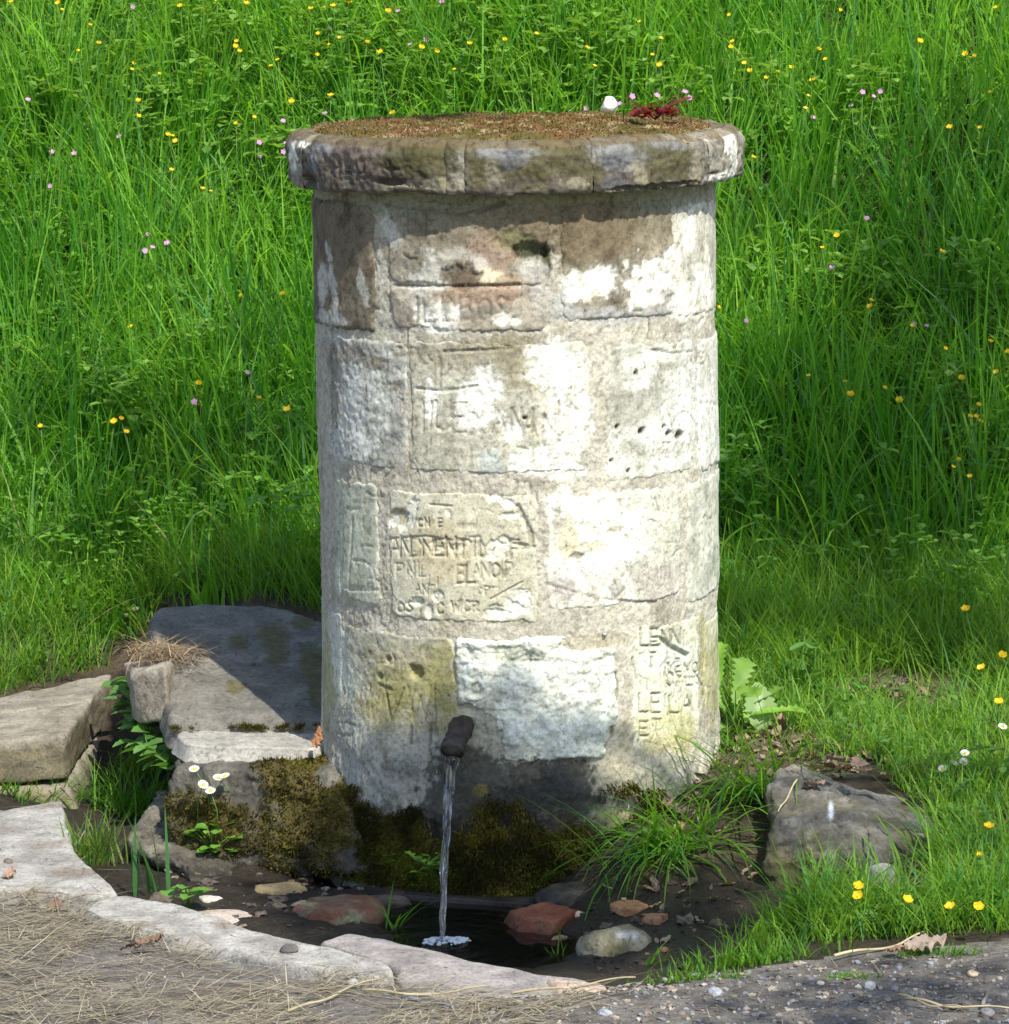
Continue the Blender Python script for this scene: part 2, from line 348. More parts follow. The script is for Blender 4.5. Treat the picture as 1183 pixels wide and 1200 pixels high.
# course 4
text('LENNI', 751, 757, 20, .62, 2.4, .004); text('E', 762, 765, 14, .8, 2); carve([(775,748),(785,757),(806,768)], 5, .006); carve([(784,760),(779,792)], 4, .006); carve([(763,768),(763,784)], 2)
text('H', 792, 778, 12, .9, 2); text('MENO', 783, 788, 12, .78, 2); text('OYLN', 781, 804, 16, .72, 2, .003); text('LEILA', 748, 835, 22, .66, 2.2, .0035); text('ET', 749, 862, 18, .8, 2.2, .0035)
text('VWI', 452, 842, 38, .72, 2.6, .003); text('II', 482, 870, 22, 1.9, 3.4, .004); text('A', 505, 862, 16, .8, 3); carve([(446,802),(460,808)], 3, .004)
carve([(722,790),(724,812),(714,838),(716,862)], 4, .006); text('T', 576, 778, 14, .8, 1.8, .002)
carve([(640,684),(700,702),(770,706)], 2.5, .003); carve([(712,688),(722,702),(732,690)], 3, .003)
_rs = random.Random(12)
for _ in range(230):
    x_, y_ = _rs.uniform(392, 826), _rs.uniform(265, 870)
    if 455 < x_ < 632 and 575 < y_ < 730 and _rs.random() < .6: continue
    l_ = _rs.uniform(5, 26); a_ = _rs.choice([1.57, 1.4, 1.75, 0., .2, .9, 2.2]) + _rs.uniform(-.2, .2); m_ = (x_ + _rs.uniform(-2, 2) + l_*.5*math.cos(a_), y_ + l_*.5*math.sin(a_) + _rs.uniform(-2, 2))
    carve([(x_, y_), m_, (x_ + l_*math.cos(a_), y_ + l_*math.sin(a_))], _rs.uniform(1.4, 2.6), _rs.uniform(.0008, .0026))
ST = np.array(STROKES)
def groove(s, z):
    d = np.zeros(len(s))
    if not len(s): return d
    smin, smax, zmin, zmax = s.min(), s.max(), z.min(), z.max()
    for a, b, c, e, w, dp in ST:
        if max(a, c) < smin - .02 or min(a, c) > smax + .02 or max(b, e) < zmin - .02 or min(b, e) > zmax + .02: continue
        vx, vz = c - a, e - b; L = vx*vx + vz*vz + 1e-9
        sel = np.where((s > min(a, c) - .012) & (s < max(a, c) + .012) & (z > min(b, e) - .012) & (z < max(b, e) + .012))[0]
        if not len(sel): continue
        t = np.clip(((s[sel] - a)*vx + (z[sel] - b)*vz)/L, 0, 1)
        q = np.hypot(s[sel] - a - t*vx, z[sel] - b - t*vz)
        d[sel] = np.maximum(d[sel], dp*ss(w*1.7, w*.3, q))
    return d
# stains, limewash and chips: (px cx, cy, rx, ry, angle, colour, strength, edge, raggedness, depth, roughness)
BR = (.15, .115, .07); BLK = (.035, .034, .03); GRN = (.25, .24, .10); CEM = (.33, .335, .32)
PAINT = []
def pt(cx, cy, rx, ry, col, st=1., ang=0, edge=.13, rag=.8, dep=0., rough=.88): PAINT.append((cx, cy, rx, ry, ang, col, st, edge, rag, dep, rough))
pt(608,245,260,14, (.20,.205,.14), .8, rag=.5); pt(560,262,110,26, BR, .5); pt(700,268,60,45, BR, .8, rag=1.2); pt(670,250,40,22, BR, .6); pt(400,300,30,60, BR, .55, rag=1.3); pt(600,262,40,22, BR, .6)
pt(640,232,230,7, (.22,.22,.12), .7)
for a in [(690,334,27,17),(705,322,18,10),(672,345,12,9),(770,322,36,19),(745,335,14,9),(760,350,20,9),(800,352,16,22),(822,340,16,34),(790,300,10,12),(806,268,8,28),(742,352,8,10),(716,372,6,5)]: pt(*a, LIME, .95, dep=.0025)
for a in [(690,368,40,8),(740,370,50,9),(660,355,14,10)]: pt(*a, (.40,.40,.40), .7)
for a in [(459,272,8,22,.5),(512,322,14,26,.3),(497,335,16,14,0),(393,335,4,44,.25),(381,335,7,24,0),(428,338,5,22,.3),(388,372,20,8,0)]: pt(a[0],a[1],a[2],a[3],(.52,.51,.47),.85,ang=a[4],rag=.9)
pt(513,368,22,20,LIME,.95,dep=.002); pt(560,345,48,13,(.34,.24,.175),.8); pt(572,300,30,26,(.30,.215,.16),.8,rag=1.); pt(590,328,30,8,(.37,.27,.19),.75); pt(573,322,14,8,(.78,.7,.5),.95)
pt(540,325,22,15,(.10,.07,.045),.8,dep=.006); pt(622,295,20,11,(.05,.055,.02),.95,dep=.022); pt(640,310,5,22,(.06,.06,.03),.9,dep=.01); pt(603,280,22,12,(.16,.16,.07),.7,dep=.004); pt(625,318,16,14,(.45,.44,.42),.7); pt(588,374,10,7,LIME,.9); pt(560,308,12,8,(.6,.56,.5),.7); pt(536,298,16,7,(.5,.47,.42),.7)
pt(606,377,5,4,LIME,.9,dep=.002); pt(633,345,14,20,(.46,.44,.42),.6)
# course 2
for a in [(425,440,14,16),(415,470,16,22),(440,450,9,20),(405,510,22,20),(430,520,16,10),(398,530,18,8),(450,470,12,9)]: pt(*a,(.56,.57,.56),.75,rag=1.2)
for a in [(405,412,16,12),(392,450,6,60),(440,425,16,8),(460,452,8,8)]: pt(*a,(.19,.17,.13),.65,rag=1.3)
pt(560,415,90,16,(.25,.22,.15),.6,rag=1.2); pt(610,405,36,14,(.22,.19,.12),.7); pt(620,440,30,22,(.30,.26,.17),.6)
for a in [(562,468,20,34),(548,492,16,10),(575,455,14,20),(663,480,30,75),(640,412,28,9),(655,430,30,18),(600,505,12,9),(640,540,36,14),(612,540,16,12),(672,550,20,8),(585,490,9,8),(505,470,8,22)]: pt(*a, LIME,.9,dep=.0015,rag=.9)
pt(575,540,16,14,(.46,.5,.5),.7); pt(490,520,14,8,(.36,.34,.28),.6); pt(520,530,20,9,(.36,.34,.29),.6)
for a in [(765,420,26,11),(750,445,18,14),(805,460,14,60),(790,540,26,9),(726,548,16,8),(775,505,40,18),(830,500,10,60)]: pt(*a,(.72,.73,.70),.75)
for a in [(722,455,10,46),(735,485,16,24),(758,462,14,6),(790,428,28,5),(742,525,20,10)]: pt(*a,(.33,.32,.27),.6,rag=1.2)
for x,y,r in [(752,505,3.5),(784,508,3),(797,510,4.5),(724,500,2.5),(778,500,2),(745,437,2.5),(737,552,2),(717,540,2),(483,782,3),(490,788,7),(456,772,3),(447,792,3),(615,490,2)]: pt(x,y,r,r*1.15,(.06,.05,.035),.95,dep=.01,rag=.3)
# course 3
pt(480,605,8,22,LIME,.9,ang=-.5,dep=.004,rag=.6); pt(468,607,11,10,(.30,.28,.2),.8,dep=.006,rag=.6); pt(461,612,5,10,LIME,.8,ang=-.5)
for a in [(596,714,20,9),(607,702,14,12),(580,720,12,6),(583,644,11,12),(590,634,9,6),(514,698,7,7),(596,590,8,5),(580,584,8,4),(597,604,11,4),(615,605,4,14),(490,705,8,5),(504,716,4,10),(526,600,3,4),(537,642,8,4),(546,636,6,5),(512,640,8,7)]: pt(*a, LIME,.9,dep=.004,rag=.7)
pt(540,660,84,76,(.47,.43,.31),.4,rag=.3); pt(520,650,30,30,(.46,.38,.24),.5)
for a in [(690,592,46,13),(660,590,16,12),(700,620,30,24),(720,640,50,18),(680,660,44,20),(740,610,30,10),(670,690,8,14),(715,690,6,12),(735,690,5,14),(650,600,8,10)]: pt(*a, LIME,.85,dep=-.001,rag=1.)
pt(665,632,12,22,(.52,.48,.34),.8,rag=.4); pt(655,612,6,14,(.45,.44,.41),.7); pt(690,640,20,7,(.46,.40,.26),.6); pt(676,652,8,4,(.22,.19,.13),.8,dep=.004); pt(720,620,10,4,(.3,.26,.18),.7)
pt(660,690,18,14,(.42,.38,.36),.8); pt(723,690,9,15,(.42,.39,.36),.75); pt(770,680,24,24,(.44,.40,.37),.8); pt(780,625,24,36,(.54,.54,.46),.6)
pt(415,640,22,60,(.40,.42,.33),.5)
# course 4 and base
pt(545,874,40,46,(.37,.36,.30),1,dep=.04,rag=.35); pt(700,752,40,8,(.46,.42,.33),.9,dep=.03,rag=.5); pt(722,880,14,26,(.44,.41,.34),1,dep=.03,rag=.4)
pt(395,760,16,44,(.58,.6,.58),.8,rag=1.); pt(408,800,10,50,(.55,.58,.5),.6,ang=.2); pt(384,790,10,70,(.30,.28,.16),.8)
for a in [(480,800,50,40),(450,830,30,28),(520,800,16,50),(500,840,30,20)]: pt(*a,(.30,.275,.11),.75,rag=1.2)
pt(500,835,16,14,(.45,.41,.37),.5); pt(470,770,30,14,(.42,.38,.30),.5)
for a in [(560,860,30,40),(590,880,40,10)]: pt(*a,(.37,.36,.30),.6)
pt(545,790,8,26,(.6,.64,.62),.7); pt(560,808,9,8,(.4,.42,.36),.7,dep=.006); pt(600,768,30,10,(.55,.57,.45),.7,dep=.004); pt(590,835,20,5,(.6,.62,.5),.6,dep=.003)
pt(790,770,36,16,(.68,.71,.66),.7); pt(760,850,20,16,(.62,.60,.38),.7); pt(800,850,20,26,(.50,.48,.24),.7,rag=1.2); pt(825,770,5,60,(.36,.34,.14),.7,rag=1.2); pt(836,800,8,50,(.33,.31,.14),.6); pt(780,870,40,12,(.52,.46,.26),.7)
pt(440,880,70,40,CEM,.75,rag=.8); pt(430,920,40,30,(.40,.41,.40),.8); pt(405,850,30,16,(.38,.39,.35),.7); pt(500,870,60,14,(.42,.41,.36),.6); pt(480,910,50,24,(.30,.305,.29),.7,rag=1.1)
pt(716,930,26,46,(.46,.42,.31),.8,rag=.6); pt(720,965,26,20,(.30,.29,.14),.7)
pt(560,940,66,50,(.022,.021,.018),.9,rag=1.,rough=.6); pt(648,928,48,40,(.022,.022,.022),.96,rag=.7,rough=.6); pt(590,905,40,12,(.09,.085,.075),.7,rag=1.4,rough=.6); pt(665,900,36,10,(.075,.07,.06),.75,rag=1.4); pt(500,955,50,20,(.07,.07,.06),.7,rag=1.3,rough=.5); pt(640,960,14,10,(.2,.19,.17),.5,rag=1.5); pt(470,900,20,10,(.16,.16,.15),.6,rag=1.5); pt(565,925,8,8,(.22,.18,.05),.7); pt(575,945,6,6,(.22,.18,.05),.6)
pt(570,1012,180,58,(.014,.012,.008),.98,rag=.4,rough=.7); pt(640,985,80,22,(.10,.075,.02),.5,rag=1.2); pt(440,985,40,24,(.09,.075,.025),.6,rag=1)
def paint(s, z, base, rough, rad=RP, lst=None, core=False):
    P = np.stack([s, z, 0*s], 1); c = np.array(base, float).copy(); dep = np.zeros(len(s)); ro = np.array(rough, float).copy()
    nz = {}
    for i, (cx, cy, rx, ry, ang, col, st, edge, rag, dp, rgh) in enumerate(PAINT if lst is None else lst):
        th, z0 = on_cyl(cx, cy, rad); s0 = rad*th; rs = rx/PXM/max(math.cos(th), .3); rz = ry/PXM
        ext = max(rs, rz)*(1.5 + rag)
        if core and dp >= .03: dp = 0
        sel = np.where((np.abs(s - s0) < ext) & (np.abs(z - z0) < ext))[0]
        if not len(sel): continue
        a, b = s[sel] - s0, z[sel] - z0; ca, sa = math.cos(ang), math.sin(ang); a, b = a*ca + b*sa, -a*sa + b*ca
        big = min(rs, rz)
        n = .7*fbm(P[sel] + i*.37, .55/big if big > .012 else 40, 3, i % 50) + .75*fbm(P[sel], 70, 4, 60 + i % 7, .65)
        d = np.sqrt((a/rs)**2 + (b/rz)**2) + rag*n
        m = (.72*ss(1 + edge, 1 - edge, d) + .28*ss(1.7, .3, d))*st
        if col == LIME: m = m*(.5 + .5*ss(-.3, .02, fbm(P[sel], 48, 5, 80 + i % 5, .6)))
        c[sel] = mix(c[sel], np.array(col), m); dep[sel] += dp*m/max(st, .01); ro[sel] = ro[sel]*(1 - m) + rgh*m
    return c, dep, ro
def tz(x, y): return on_cyl(x, y, RP)
def cyl(s_or_th, r, z): return np.stack([r*np.sin(s_or_th), -r*np.cos(s_or_th), z], -1)
BACK = 1.75
def grime(c, P, z):
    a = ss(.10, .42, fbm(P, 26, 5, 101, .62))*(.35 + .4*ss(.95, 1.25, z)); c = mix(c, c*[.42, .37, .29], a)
    b = ss(.16, .36, fbm(P, 95, 3, 103, .6)); c = mix(c, c*[.5, .46, .38], .55*b)
    d = ss(.1, .45, fbm(P*[3.2, .7, 1], 14, 4, 105)); c = mix(c, c*[.72, .70, .6], .5*d)
    return c*[1.03, 1.03, .975]
def bulge(s, z): return .006*fbm(np.stack([s, z, 0*s + 9], 1), 4.5, 2, 71)
def stone(x0, x1, y0, y1, proud, amp, base, res=.0032, var=.12, big=0., seed=0, edge=.016, mat=None):
    xm = ((x0 or 376) + (x1 or 840))/2; ym = (y0 + y1)/2
    t0 = tz(x0, ym)[0] if x0 else -BACK; t1 = tz(x1, ym)[0] if x1 else BACK
    z1 = tz(xm, y0)[1]; z0 = tz(xm, y1)[1]
    e = .008
    nu = max(6, int((t1 - t0)*RP/res)); nv = max(6, int((z1 - z0)/res))
    U, V = np.meshgrid(np.linspace(0, 1, nu), np.linspace(0, 1, nv), indexing='ij'); U = U.ravel(); V = V.ravel()
    s = RP*(t0 + (t1 - t0)*U) + (U - .5)*2*e; z = z0 + (z1 - z0)*V + (V - .5)*2*e
    P = np.stack([s, z, 0*s], 1)
    s = s + .009*fbm(P, 11, 3, seed); z = z + .010*fbm(P, 11, 3, seed + 9); P = np.stack([s, z, 0*s], 1)
    du = np.minimum(U, 1 - U)*((t1 - t0)*RP); dv = np.minimum(V, 1 - V)*(z1 - z0)
    de = np.minimum(du, dv); cr = .02   # rounded corners
    cx, cy = np.clip(cr - du, 0, 1), np.clip(cr - dv, 0, 1); de = np.where((cx > 0) & (cy > 0), cr - np.hypot(cx, cy), de)
    de = de + .006*fbm(P, 60, 3, seed + 4)
    c0 = mix(np.array(base), np.array(base)*(1 - 2.6*var), ss(-.2, .5, fbm(P, 14, 5, seed + 2)))
    c0 = mix(c0, np.clip(np.array(base)*(1 + 2.2*var) + .02, 0, .8), ss(0, .5, fbm(P, 20, 5, seed + 12)))
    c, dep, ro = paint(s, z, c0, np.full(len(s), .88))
    g = groove(s, z)
    c = grime(c, P, z)
    c = mix(c, c*np.where(s > .2, .55, .78)[:, None], ss(.0004, .0035, g))
    r = RP + proud + .5*amp*fbm(P, 70, 4, seed + 3, .6) + .6*big*fbm(P, 17, 4, seed + 5) - dep - g - .018*ss(edge*.55, -edge*.35, de) + bulge(s, z)
    V3 = cyl(s/RP, r, z)
    obj('stone_block', V3, gridF(nu, nv), mat or M_STONE, np.concatenate([c, ro[:, None]], 1), parent=ft)
MB = (.48, .45, .385)
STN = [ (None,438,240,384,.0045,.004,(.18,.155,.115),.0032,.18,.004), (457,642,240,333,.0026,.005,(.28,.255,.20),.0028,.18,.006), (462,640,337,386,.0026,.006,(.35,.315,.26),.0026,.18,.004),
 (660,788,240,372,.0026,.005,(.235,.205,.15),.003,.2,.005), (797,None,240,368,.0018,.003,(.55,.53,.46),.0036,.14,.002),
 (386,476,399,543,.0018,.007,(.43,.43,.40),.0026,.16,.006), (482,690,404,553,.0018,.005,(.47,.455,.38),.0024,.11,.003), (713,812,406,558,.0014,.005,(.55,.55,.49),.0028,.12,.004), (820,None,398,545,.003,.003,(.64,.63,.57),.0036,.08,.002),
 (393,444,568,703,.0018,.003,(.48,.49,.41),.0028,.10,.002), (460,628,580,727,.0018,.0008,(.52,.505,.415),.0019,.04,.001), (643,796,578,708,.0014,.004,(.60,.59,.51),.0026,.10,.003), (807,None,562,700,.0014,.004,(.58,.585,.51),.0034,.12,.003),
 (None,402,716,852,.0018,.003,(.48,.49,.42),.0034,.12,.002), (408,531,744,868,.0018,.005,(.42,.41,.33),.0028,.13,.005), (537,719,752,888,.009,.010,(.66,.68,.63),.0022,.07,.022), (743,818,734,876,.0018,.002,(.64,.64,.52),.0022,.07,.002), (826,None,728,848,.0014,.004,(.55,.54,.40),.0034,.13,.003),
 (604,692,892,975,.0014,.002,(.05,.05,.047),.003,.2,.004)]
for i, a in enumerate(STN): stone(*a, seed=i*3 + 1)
for zc0, zc1, off in [(1.07,1.28,0),(.80,1.02,.3),(.53,.76,0),(.22,.49,.3)]:        # back of the pillar
    for k in range(4):
        t0 = BACK + .04 + (2*math.pi - 2*BACK - .08)*k/4; t1 = t0 + (2*math.pi - 2*BACK - .08)/4 - .04
        nu, nv = 24, 16; U, V = np.meshgrid(np.linspace(t0, t1, nu), np.linspace(zc0, zc1, nv), indexing='ij'); s = U.ravel()*RP; z = V.ravel()
        P = np.stack([s, z, 0*s + 3], 1); bd = np.minimum(np.minimum(U.ravel() - t0, t1 - U.ravel())*RP, np.minimum(z - zc0, zc1 - z))
        r = RP + .004 + .006*fbm(P, 20, 3, k) - .02*ss(.01, 0, bd)
        obj('stone_block', cyl(U.ravel(), r, z), gridF(nu, nv), M_STONE, mix((.4,.37,.29), (.22,.2,.14), ss(-.2,.4,fbm(P, 8, 4, k+5))), parent=ft)
# mortar core
nt_, nz_ = 560, 400
th = np.linspace(-BACK, BACK, nt_); zz = np.linspace(-.3, 1.31, nz_)
TH, ZZ = np.meshgrid(th, zz, indexing='ij'); s = TH.ravel()*RP; z = ZZ.ravel(); P = np.stack([s, z, 0*s], 1)
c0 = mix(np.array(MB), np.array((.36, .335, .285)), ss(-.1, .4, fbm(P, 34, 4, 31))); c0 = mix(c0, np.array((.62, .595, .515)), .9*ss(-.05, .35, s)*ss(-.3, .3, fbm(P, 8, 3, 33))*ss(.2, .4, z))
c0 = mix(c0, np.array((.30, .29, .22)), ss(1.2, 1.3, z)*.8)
c, dep, ro = paint(s, z, c0, np.full(len(s), .9), core=True); g = groove(s, z); c = grime(c, P, z); c = mix(c, c*.6, ss(0, .003, g))
low = ss(.28, .1, z)
r = RP - .0005 + bulge(s, z) + .0030*fbm(P, 130, 3, 41) + .004*fbm(P, 22, 3, 42) - dep*.8 - g + low*(.012*fbm(P, 14, 4, 44) + .008) + .02*ss(.08, -.05, z)
r += .016*np.exp(-((s + .31)/.08)**2 - ((z - .2)/.09)**2)
obj('mortar_core', cyl(TH.ravel(), r, z), gridF(nt_, nz_), M_ROUGH, np.concatenate([c, ro[:, None]], 1), parent=ft, base=(0, 0, -.1))
th2 = np.linspace(BACK, 2*math.pi - BACK, 60); z2 = np.linspace(-.3, 1.31, 40); A, B = np.meshgrid(th2, z2, indexing='ij')
obj('mortar_core', cyl(A.ravel(), RP + 0*A.ravel(), B.ravel()), gridF(60, 40), M_ROUGH, np.tile(np.array([.4, .37, .31]), (2400, 1)), parent=ft, base=(0, 0, -.1))
# coping stones
def prof():
    q = [(.27, 1.396), (.36, 1.399)]
    for a in np.linspace(0, 1, 16): q.append((.36 + a*.058, 1.399 + .001*a))
    for a in np.linspace(0, math.pi/2, 14): q.append((.418 + .035*math.sin(a), 1.365 + .035*math.cos(a)))
    for a in np.linspace(.06, 1, 22): q.append((.453 - .003*a, 1.365 - a*.058))
    for a in np.linspace(.1, math.pi/2, 6): q.append((.450 - .010*(1 - math.cos(a)), 1.307 - .010*math.sin(a)))
    for a in np.linspace(.1, 1, 8): q.append((.44 - a*.06, 1.297))
    return np.array(q)
PRF = prof()
STROKES = []
text('HEU', 386, 204, 16, .95, 2.8, .005, rad=RC); text('+', 450, 208, 20, .8, 2.8, .006, rad=RC); carve([(415,178),(436,179)], 2.4, .003, RC)
ST = np.array(STROKES)
CPAINT = []
def cpt(cx, cy, rx, ry, col, st=.8, ang=0, edge=.16, rag=1., dep=0., rough=.88): CPAINT.append((cx, cy, rx, ry, ang, col, st, edge, rag, dep, rough))
MO = (.075, .068, .026)
for a in [(500,200,34,26),(520,175,30,18),(470,185,24,20),(640,185,46,26),(680,170,20,16),(760,165,34,9),(800,190,14,24),(620,210,30,12),(560,205,12,20),(440,165,30,8),(765,195,24,22),(690,205,18,16)]: cpt(*a, MO, .8)
for a in [(400,205,40,16),(470,212,30,9),(600,215,26,8),(730,210,36,12),(540,222,60,5),(660,212,20,9)]: cpt(*a, (.085,.07,.06), .65, rag=1.2)
for a in [(395,172,22,14),(430,172,18,10),(410,190,30,12)]: cpt(*a, (.17,.13,.115), .5)
for a in [(596,175,34,14),(718,172,26,18),(735,190,22,12),(380,165,9,16),(370,180,6,20),(790,165,30,9)]: cpt(*a, (.20,.205,.215), .75)
for a in [(600,170,9,10),(722,188,12,9),(720,215,12,8),(600,190,12,9)]: cpt(*a, (.09,.095,.11), .7)
for a in [(834,157,12,6),(845,208,14,6),(858,165,5,20),(795,160,9,4),(343,185,5,16),(352,165,6,8),(862,195,4,20)]: cpt(*a, LIME, .9, dep=.001)
for a in [(480,222,40,3),(520,215,20,8),(580,200,10,12),(670,215,14,6),(750,200,10,14)]: cpt(*a, (.27,.245,.175), .7, rag=1.3)
cpt(820,200,6,24,(.27,.24,.17),.7); cpt(840,185,10,20,(.26,.25,.22),.6); cpt(360,212,9,9,(.10,.09,.05),.6,dep=.02,rag=.5); cpt(455,214,16,4,(.07,.06,.04),.8,dep=.012,rag=.6); cpt(775,219,50,3,(.10,.09,.06),.6,dep=.01); cpt(610,178,6,3,(.05,.05,.05),.8); cpt(841,203,9,2,(.06,.05,.04),.9,dep=.004,rag=.4)
def cap_th(x): return math.asin(max(-1, min(1, (x - 608)/266.)))
def coping(t0, t1, seed, base, hi=True, name='coping_stone', grow=0., mat=None):
    nu = max(4, int((t1 - t0)*RC/(.0033 if hi else .02))); prf = PRF; nv = len(prf)
    U, K = np.meshgrid(np.linspace(0, 1, nu), np.arange(nv), indexing='ij'); U = U.ravel(); K = K.ravel()
    th = t0 + (t1 - t0)*U; r0 = prf[K, 0]; z0 = prf[K, 1]; arc = np.concatenate([[0], np.cumsum(np.hypot(*np.diff(prf, axis=0).T))])[K]
    P = np.stack([th*RC, arc, 0*th + seed], 1); P3 = np.stack([th*RC, z0, 0*th], 1)
    c0 = mix(np.array(base), np.array((.07, .058, .042)), ss(-.15, .35, fbm(P, 20, 5, seed))); c0 = mix(c0, np.array((.215, .205, .18)), ss(.05, .4, fbm(P, 34, 5, seed + 3)))
    c, dep, ro = paint(th*RC, z0 - np.where(r0 < .43, 0, 0), c0, np.full(len(th), .88), RC, CPAINT)
    g = groove(th*RC, z0)*(r0 > .43)
    top = (z0 > 1.385); c = mix(c, np.array((.12, .09, .045)), .8*top); c = mix(c, c*[.45, .4, .33], .7*ss(.05, .35, fbm(P, 60, 5, seed + 21, .62))); c = c*[1.04, 1.04, .98]
    ed = np.minimum(U, 1 - U)*(t1 - t0)*RC
    n = .0075*fbm(P, 22, 4, seed + 5) + .0035*fbm(P, 100, 3, seed + 6) + .012*fbm(P, 7, 2, seed + 8) + grow
    r = r0 + n*(r0 > .38) - dep*(r0 > .43) - g - .005*ss(.008, 0, ed)
    z = z0 + .5*n*(z0 > 1.37) + np.where(z0 < 1.31, .010*fbm(P3, 12, 4, seed + 7) + dep*.6, 0)
    obj(name, cyl(th, r, z), gridF(nu, nv), mat or M_STONE, np.concatenate([c, ro[:, None]], 1), parent=ft)
j = [cap_th(362), cap_th(531), cap_th(550), cap_th(696), cap_th(829)]
for k, (a, b, bc) in enumerate([(-2.0, j[0]-.004, (.26,.24,.19)), (j[0]+.006, j[1], (.125,.112,.09)), (j[2], j[3]-.005, (.135,.122,.10)), (j[3]+.005, j[4]-.006, (.155,.145,.12)), (j[4]+.006, 2.0, (.28,.26,.21))]): coping(a, b, k*5 + 2, bc)
coping(j[1] - .006, j[2] + .006, 60, (.34, .33, .31), name='mortar_joint', grow=.002, mat=M_ROUGH)
for a, b in [(2.02, 2.6), (2.62, 3.3), (3.32, 3.85), (3.87, 4.27)]: coping(a, b, int(a*10), (.3, .28, .24), hi=False)
for t in [j[0], j[3], j[4]]: coping(t - .03, t + .03, 77, (.30, .28, .22), name='mortar_joint', grow=-.004, mat=M_ROUGH)
# moss bed on the top
nr, na = 80, 220
rr = np.linspace(0.003, .44, nr); aa = np.linspace(0, 2*math.pi, na, endpoint=False)
A, B = np.meshgrid(aa, rr, indexing='ij'); A = A.ravel(); B = B.ravel(); X, Y = B*np.sin(A), -B*np.cos(A); P = np.stack([X, Y, 0*X], 1)
nb = fbm(P, 9, 4, 3); nb2 = fbm(P, 45, 3, 4)
Zm = 1.402 + .016*nb + .007*nb2 + .010*(1 - (B/.44)**2) - .03*ss(.385, .44, B + .03*fbm(P, 12, 3, 6))
mc = mix(np.array((.17, .09, .04)), np.array((.115, .10, .03)), ss(-.25, .2, fbm(P, 11, 4, 8))); mc = mix(mc, np.array((.36, .28, .15)), ss(.1, .4, fbm(P, 24, 3, 9)))
MOSS_TOP = (X, Y, Zm, mc)
tag(obj('moss_bed', np.stack([X, Y, Zm], 1), gridF(na, nr, True), M_MOSS, mc, parent=ft, base=(0, 0, 1.39)), 'orange and olive moss growing over the flat top of the cap')

# spout
sp_t, sp_z = on_cyl(543, 866, RP); e0 = cyl(np.array(sp_t), RP - .02, np.array(sp_z + .02)); e1 = on_y(530, 882, -.458)
ax = (e1 - e0); Ls = np.linalg.norm(ax)
SP_END = e1
kk = np.linspace(0, 1, 30); bend = e0 + kk[:, None]*ax; bend[:, 2] += .018*np.sin(kk*math.pi)
rad = .024 - .003*kk; rad = rad + .003*np.exp(-((kk - .86)/.05)**2) - .003*np.exp(-((kk - .76)/.03)**2)
V, F = tube(bend, rad, 28, cap=False, ridge=lambda t, a: .07*np.sin(a*3 + 9*t) + .05*np.sin(a*7 + 23*t))
n_ = fbm(V, 60, 4, 2); cS = mix(np.array((.022, .016, .014)), np.array((.055, .036, .028)), ss(-.2, .4, n_))
spout = obj('spout_pipe', V + .002*n_[:, None], F, M_RUST, np.concatenate([cS, np.full((len(cS), 1), .38)], 1), parent=ft)
T1 = (bend[-1] - bend[-2]); T1 /= np.linalg.norm(T1)
V, F = tube(np.array([e1 - T1*.03, e1 - T1*.002, e1 + T1*.004, e1 - T1*.002, e1 - T1*.05]), [.02, .0235, .021, .0175, .016], 28, cap=False)
lip = obj('pipe_lip', V, F, M_RUST, np.concatenate([np.tile(np.array((.05, .045, .04)), (len(V), 1)), np.full((len(V), 1), .35)], 1))
lip.parent = spout; lip.matrix_parent_inverse = Matrix.Translation(-Vector(spout.location) - Vector(ft.location))


# ------------------------------------------------------------------ rocks, blocks and slabs
def project(P):
    q = (np.asarray(P) - CAM) @ MCN
    return 591.5 + FPX*q[:, 0]/-q[:, 2], 600. - FPX*q[:, 1]/-q[:, 2]
def inpoly(px, py, poly):
    r = np.zeros(len(px), bool); n = len(poly); j = n - 1
    for i in range(n):
        xi, yi = poly[i]; xj, yj = poly[j]
        c = ((yi > py) != (yj > py)) & (px < (xj - xi)*(py - yi)/((yj - yi) + 1e-12) + xi); r ^= c; j = i
    return r
def on_pl(px, py, z0, y0, sl):
    d = ray(px, py); t = (z0 + sl*(CAM[1] - y0) - CAM[2])/(d[2] - sl*d[1]); return CAM + t*d
def rock_col(V, a, b, seed, wetz=None, moss=None, moss_m=None, lich=None):
    c = mix(np.array(a), np.array(b), ss(-.3, .35, fbm(V, 14, 5, seed)))
    if lich is not None: c = mix(c, np.array(lich), ss(.12, .4, fbm(V, 26, 4, seed + 3))*.8)
    ro = np.full(len(V), .88)
    if moss is not None:
        m = moss_m if moss_m is not None else ss(.0, .35, fbm(V, 9, 4, seed + 8)); c = mix(c, np.array(moss), m)
    if wetz is not None:
        w = ss(wetz + .04, wetz - .015, V[:, 2] + .02*fbm(V, 20, 3, seed)); c = mix(c, c*.35, w); ro = ro - .5*w
    return np.concatenate([c, ro[:, None]], 1)
_ico = {}
def ico(sub):
    if sub not in _ico:
        bm = bmesh.new(); bmesh.ops.create_icosphere(bm, subdivisions=sub, radius=1.)
        _ico[sub] = (np.array([v.co[:] for v in bm.verts]), np.array([[v.index for v in f.verts] for f in bm.faces])); bm.free()
    return _ico[sub]
